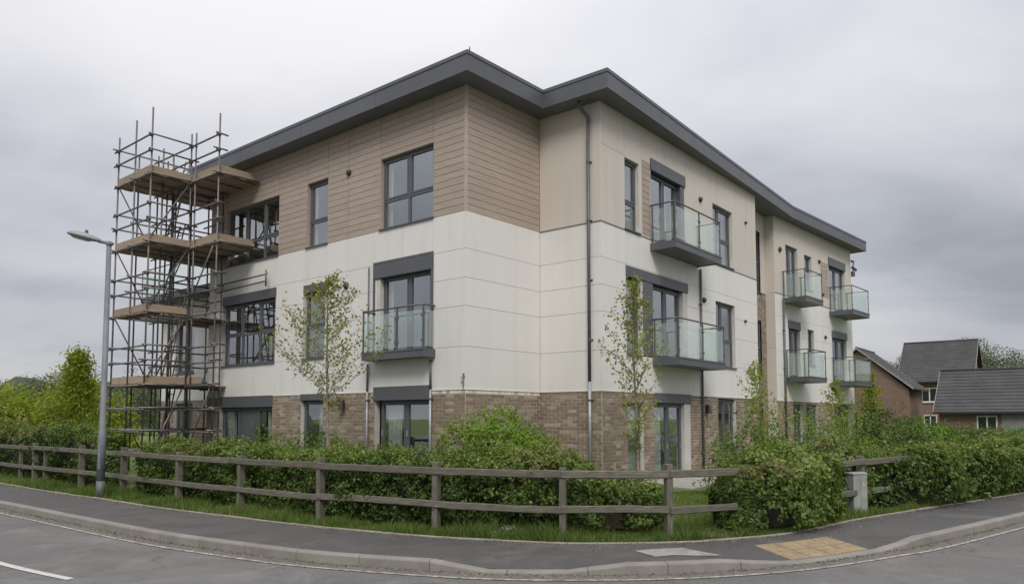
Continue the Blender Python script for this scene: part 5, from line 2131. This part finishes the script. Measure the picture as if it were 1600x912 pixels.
def wood(name, label, a0, a1, d0, d1, n, hmin, hmax, seed, m=1300, fs=1.0):
    """far belt of trees that reads as one mass"""
    r = np.random.default_rng(seed)
    P_, N_, S_, C_ = [], [], [], []
    for k in range(n):
        an = math.radians(r.uniform(a0, a1))
        d = r.uniform(d0, d1)
        h = r.uniform(hmin, hmax)
        c0 = np.array([d * math.cos(an), d * math.sin(an), 0.1])
        dv = r.normal(size=(m, 3))
        dv /= np.linalg.norm(dv, axis=1, keepdims=True)
        rad = np.array([h * 0.42, h * 0.42, h * 0.5])
        p = c0 + np.array([0, 0, h * 0.5]) + dv * rad * (1 - r.exponential(0.12, m))[:, None] * (1 + 0.2 * np.sin(dv @ r.normal(size=(3,)) * 5))[:, None]
        p[:, 2] = np.maximum(p[:, 2], 0.1)
        P_.append(p)
        N_.append(dv + r.normal(size=(m, 3)) * .5)
        S_.append(r.uniform(0.025, 0.05, m) * h * fs)
        C_.append(np.clip(0.5 + r.normal() * 0.2 + r.normal(size=m) * 0.12, 0, 1))
    o = leaves(name, 'leaf_far', None, np.concatenate(P_), np.concatenate(N_), np.concatenate(S_), np.concatenate(C_))
    tag(o, label, 'trees', kind='stuff')
    return o


wood('tree_belt', 'distant dark green tree belt on the left horizon', 104, 133, 75, 115, 60, 4.0, 6.6, 3)
wood('tree_belt', 'distant trees showing above the low tiled roof on the right', 46, 62, 90, 125, 24, 7.5, 10.2, 4, 9000, 0.5)
wood('tree_belt', 'dark tree belt across the road, reflected in the ground floor windows', 185, 355, 24, 40, 120, 3.2, 5.4, 6, 600)

# ================================================================== HOUSES ON THE RIGHT


def uvwall(mb, name, mat, parent):
    o = mb.build(name, mat, parent)
    me = o.data
    uv = me.uv_layers.new(name='UVMap')
    for p in me.polygons:
        nrm = p.normal
        tx = Vector((-nrm.y, nrm.x, 0))
        if tx.length < 1e-4:
            tx = Vector((1, 0, 0))
        tx.normalize()
        for li in p.loop_indices:
            co = me.vertices[me.loops[li].vertex_index].co
            uv.data[li].uv = (co.dot(tx), co.z)
    return o


def house(ridge0, ang, length, half, z_eave, z_ridge, label, rows, wins=(), doors=(), over=0.25, walls='house_brick', back=None):
    F = Frame(ridge0, ang, -1)     # t along the ridge, o towards the camera side
    back = back or half
    h = empty('brick_house', F.at(length / 2, 0, 0.1), label, 'house', 'brick houses beyond the flats')
    mb = MB()
    wl_, wo = 0.0, half - 0.3
    wb = -(back - 0.3)
    zr = z_ridge - 0.15
    ze = z_eave - 0.05
    mb.quad(F, 0, length, wo, 0.05, ze)
    mb.add([F.at(0, wb, .05), F.at(length, wb, .05), F.at(length, wb, ze), F.at(0, wb, ze)], [(0, 1, 2, 3)], F.h < 0)
    for t_ in (0, length):
        mb.add([F.at(t_, wo, .05), F.at(t_, wb, .05), F.at(t_, wb, ze), F.at(t_, 0, zr), F.at(t_, wo, ze)], [(0, 1, 2, 3, 4)], (t_ == 0) == (F.h < 0))
    uvwall(mb, 'wall', walls, h)
    rf = bpy.data.objects.new('roof', None)
    COL.objects.link(rf)
    rf.parent = h
    ORG[rf.name] = ORG[h.name]
    # tile courses: each a stepped strip
    for sgn_, hf in ((1, half), (-1, back)):
        sl = math.hypot(hf, z_ridge - z_eave)
        for k in range(rows):
            f0, f1 = k / rows, (k + 1.25) / rows
            f1 = min(f1, 1.0)
            t_a, t_b = -over, length + over
            o0, o1 = hf * f0, hf * f1
            z0 = z_ridge - (z_ridge - z_eave) * f0
            z1 = z_ridge - (z_ridge - z_eave) * f1
            lift0, lift1 = 0.0, 0.05
            mb = MB()
            P = [F.at(t_a, sgn_ * o0, z0 + lift0), F.at(t_b, sgn_ * o0, z0 + lift0), F.at(t_b, sgn_ * o1, z1 + lift1), F.at(t_a, sgn_ * o1, z1 + lift1),
                 F.at(t_a, sgn_ * o0, z0 - 0.03), F.at(t_b, sgn_ * o0, z0 - 0.03), F.at(t_b, sgn_ * o1, z1 + 0.01), F.at(t_a, sgn_ * o1, z1 + 0.01)]
            mb.add(P, [(0, 1, 2, 3), (3, 2, 6, 7), (7, 6, 5, 4), (0, 3, 7, 4), (2, 1, 5, 6)], sgn_ * F.h > 0)
            mb.build('tile_course', 'tile', rf)
    mb = MB()
    mb.tube(F.at(-over, 0, z_ridge + 0.0), F.at(length + over, 0, z_ridge + 0.0), 0.09, n=8)
    mb.build('ridge_tile', 'tile', rf, smooth=True)
    for t_ in (-over - 0.03, length + over + 0.01):
        for sgn_, hf in ((1, half), (-1, back)):
            P = [F.at(t_, 0, z_ridge + 0.03), F.at(t_ + 0.03, 0, z_ridge + .03), F.at(t_ + .03, sgn_ * hf, z_eave + .06), F.at(t_, sgn_ * hf, z_eave + .06),
                 F.at(t_, 0, z_ridge - 0.10), F.at(t_ + 0.03, 0, z_ridge - .10), F.at(t_ + .03, sgn_ * hf, z_eave - .08), F.at(t_, sgn_ * hf, z_eave - .08)]
            MB().add(P, [(0, 1, 2, 3), (4, 5, 1, 0), (7, 6, 5, 4), (3, 2, 6, 7), (0, 3, 7, 4), (1, 5, 6, 2)]).build('bargeboard', 'bargeboard', rf)
    boxpart('gutter', 'black_plastic', rf, F, -over, length + over, half - 0.02, half + 0.10, z_eave - 0.07, z_eave + 0.03)
    for (t0, t1, z0, z1) in wins:
        w = bpy.data.objects.new('window', None)
        COL.objects.link(w)
        w.parent = h
        ORG[w.name] = ORG[h.name]
        mb = MB()
        for a, b, c_, d in ((t0, t0 + .07, z0, z1), (t1 - .07, t1, z0, z1), (t0 + .07, t1 - .07, z0, z0 + .07), (t0 + .07, t1 - .07, z1 - .07, z1), ((t0 + t1) / 2 - .04, (t0 + t1) / 2 + .04, z0 + .07, z1 - .07)):
            mb.box(F, a, b, wo - 0.05, wo + 0.03, c_, d)
        mb.build('frame', 'white_upvc', w)
        for a, b in ((t0 + .07, (t0 + t1) / 2 - .04), ((t0 + t1) / 2 + .04, t1 - .07)):
            boxpart('pane', 'dark_glass', w, F, a, b, wo + 0.002, wo + 0.012, z0 + .07, z1 - .07)
        boxpart('sill', 'white_upvc', w, F, t0 - .05, t1 + .05, wo + 0.001, wo + 0.09, z0 - .06, z0 - .002)
    for (t0, t1, z1, m_) in doors:
        d = boxpart('door', m_, h, F, t0, t1, wo + 0.001, wo + 0.04, 0.12, z1)
    return h, F


house((23.0, 48.0), 51, 4.4, 3.3, 3.62, 6.40, 'brick house with steep slipped slate roof beside the flats', 14, over=0.2)
house((33.0, 60.0), -38.8, 4.65, 3.6, 4.55, 7.95, 'tall brick house with plain dark tiled roof in the middle', 17,
      wins=((1.4, 2.5, 3.0, 4.1), (3.7, 4.5, 3.2, 4.3), (1.5, 2.4, 0.9, 2.0)), over=0.3)
house((27.3, 45.5), -38.8, 12.0, 3.2, 2.08, 4.72, 'long low house with broad dark tiled roof at the right edge', 13,
      wins=((1.9, 2.9, 0.7, 1.9), (6.0, 7.2, 0.7, 1.9)), doors=((3.1, 5.2, 2.0, 'garage_door'),), over=0.25)

# ================================================================== GRASS


def grass_strip(name, label, n, xr, fn, seed, hr=(0.05, 0.13)):
    r = np.random.default_rng(seed)
    P_ = fn(r, n)
    n = len(P_)
    h = r.uniform(*hr, n) * (0.8 + 0.6 * wob(P_, 3.0, seed) + 0.35 * wob(P_, 9.0, seed + 2))
    h = np.clip(h, 0.025, 0.30)
    az = r.uniform(0, 6.283, n)
    w = r.uniform(0.004, 0.009, n)
    lean = r.normal(size=(n, 2)) * 0.4
    dx, dy = np.cos(az) * w, np.sin(az) * w
    v = np.empty((n, 3, 3))
    v[:, 0] = P_ + np.stack([dx, dy, 0 * dx], 1)
    v[:, 1] = P_ - np.stack([dx, dy, 0 * dx], 1)
    v[:, 2] = P_ + np.stack([lean[:, 0] * h, lean[:, 1] * h, h], 1)
    me = bpy.data.meshes.new(name)
    me.vertices.add(n * 3)
    me.vertices.foreach_set('co', v.astype(np.float32).ravel())
    me.loops.add(n * 3)
    me.loops.foreach_set('vertex_index', np.arange(n * 3, dtype=np.int32))
    me.polygons.add(n)
    me.polygons.foreach_set('loop_start', np.arange(0, n * 3, 3, dtype=np.int32))
    me.polygons.foreach_set('loop_total', np.full(n, 3, dtype=np.int32))
    at = me.attributes.new('rnd', 'FLOAT', 'FACE')
    at.data.foreach_set('value', np.clip(0.45 + 0.2 * wob(P_, 1.5, seed + 1) + r.normal(size=n) * 0.18, 0, 1).astype(np.float32))
    me.materials.append(MATS['grass_blade'])
    me.update()
    me.validate()
    o = bpy.data.objects.new(name, me)
    COL.objects.link(o)
    tag(o, label, 'grass', kind='stuff')
    return o


def verge_pts(r, n):
    s = r.uniform(esd[int(np.argmin(np.abs(EL[:, 0] + 20)))], esd[int(np.argmin(np.abs(EL[:, 0] - 16)))], n)
    # denser near the camera
    x = np.interp(s, esd, EL[:, 0])
    keep = r.random(n) < np.clip(1.25 - np.abs(x - 0.5) / 16, 0.25, 1)
    s = s[keep]
    d = 0.05 + r.random(len(s)) ** 1.15 * 1.15
    p = np.stack([np.interp(s, esd, EL[:, k]) for k in range(2)], 1)
    q = np.stack([np.interp(s, esd, EN[:, k]) for k in range(2)], 1)
    # bare worn earth beside the gap in the hedge
    P_ = np.stack([p[:, 0] + q[:, 0] * d, p[:, 1] + q[:, 1] * d, np.full(len(s), 0.116)], 1)
    bare = np.exp(-(((P_[:, 0] - 2.75) / 0.38) ** 2 + ((P_[:, 1] - 10.15) / 0.28) ** 2))
    return P_[r.random(len(P_)) > bare * 1.1]


grass_strip('verge_grass', 'rough green grass along the verge under the fence', 120000, None, verge_pts, 77, (0.05, 0.19))


def lawn_pts(r, n):
    return np.stack([r.uniform(-10, 7, n), r.uniform(11, 17.5, n), np.full(n, 0.116)], 1)


def gap_pts(r, n):
    a = np.stack([r.uniform(1.4, 4.4, n), r.uniform(10.9, 16.2, n), np.full(n, 0.116)], 1)
    return a


grass_strip('lawn_grass', 'short bright lawn grass seen through the hedge gap', 26000, None, gap_pts, 78, (0.03, 0.07))
# silvery tuft at the foot of the hedge
tf = empty('grass_tuft', (-0.05, 10.15, 0.12), 'pale silvery grass tuft at the hedge foot', 'grass tuft')
n = 900
a = rng.uniform(0, 6.28, n)
rr = rng.random(n) ** .6
P_ = np.stack([-0.05 + np.cos(a) * rr * 0.36, 10.12 + np.sin(a) * rr * 0.12, 0.13 + (1 - rr) * rng.random(n) * 0.16], 1)
MATS['leaf_silver'] = None
leaf_mat('leaf_silver', [(0.0, (0.13, 0.17, 0.11)), (1.0, (0.36, 0.40, 0.33))], 0.2)
leaves('foliage', 'leaf_silver', tf, P_, rng.normal(size=(n, 3)), rng.uniform(0.03, 0.07, n), rng.random(n), aspect=0.25, up=1.2, kind='stuff')
# bare earth patch
cs = [(2.75 + 0.42 * math.cos(k * .55) * (1 + .2 * math.sin(k * 2.1)), 10.13 + 0.26 * math.sin(k * .55) * (1 + .2 * math.cos(k * 1.7)), 0.123) for k in range(11)]
so = MB().add(cs, [tuple(range(11))]).build('bare_earth', 'soil')
so['kind'] = 'structure'

# grit and leaf litter gathered along the kerb and the back of the pavement
n = 5200
i0 = int(np.argmin(np.abs(KL[:, 0] + 12)))
i1 = int(np.argmin(np.abs(KL[:, 0] - 11)))
ii = rng.integers(i0, i1, n)
off = rng.exponential(0.07, n) + 0.005
P_ = np.stack([KL[ii, 0] - KN[ii, 0] * off, KL[ii, 1] - KN[ii, 1] * off, np.full(n, 0.012)], 1) + rng.normal(size=(n, 3)) * np.array([.02, .02, .002])
m = 2600
j0 = int(np.argmin(np.abs(EL[:, 0] + 12)))
j1 = int(np.argmin(np.abs(EL[:, 0] - 11)))
jj = rng.integers(j0, j1, m)
of2 = rng.exponential(0.10, m) + 0.01
Q_ = np.stack([EL[jj, 0] - EN[jj, 0] * of2, EL[jj, 1] - EN[jj, 1] * of2, np.full(m, 0.132)], 1)
leaf_mat('litter', [(0.0, (0.06, 0.05, 0.035)), (0.5, (0.16, 0.13, 0.09)), (0.8, (0.30, 0.26, 0.2)), (1.0, (0.10, 0.13, 0.04))], 0.0)
PQ = np.concatenate([P_, Q_])
lt_ = leaves('leaf_litter', 'litter', None, PQ, rng.normal(size=(n + m, 3)) * 0.3 + np.array([0, 0, 1.0]), rng.uniform(0.008, 0.030, n + m), rng.random(n + m), aspect=0.8)
tag(lt_, 'grit and fallen leaf litter along the kerb and pavement edge', 'litter', kind='stuff')
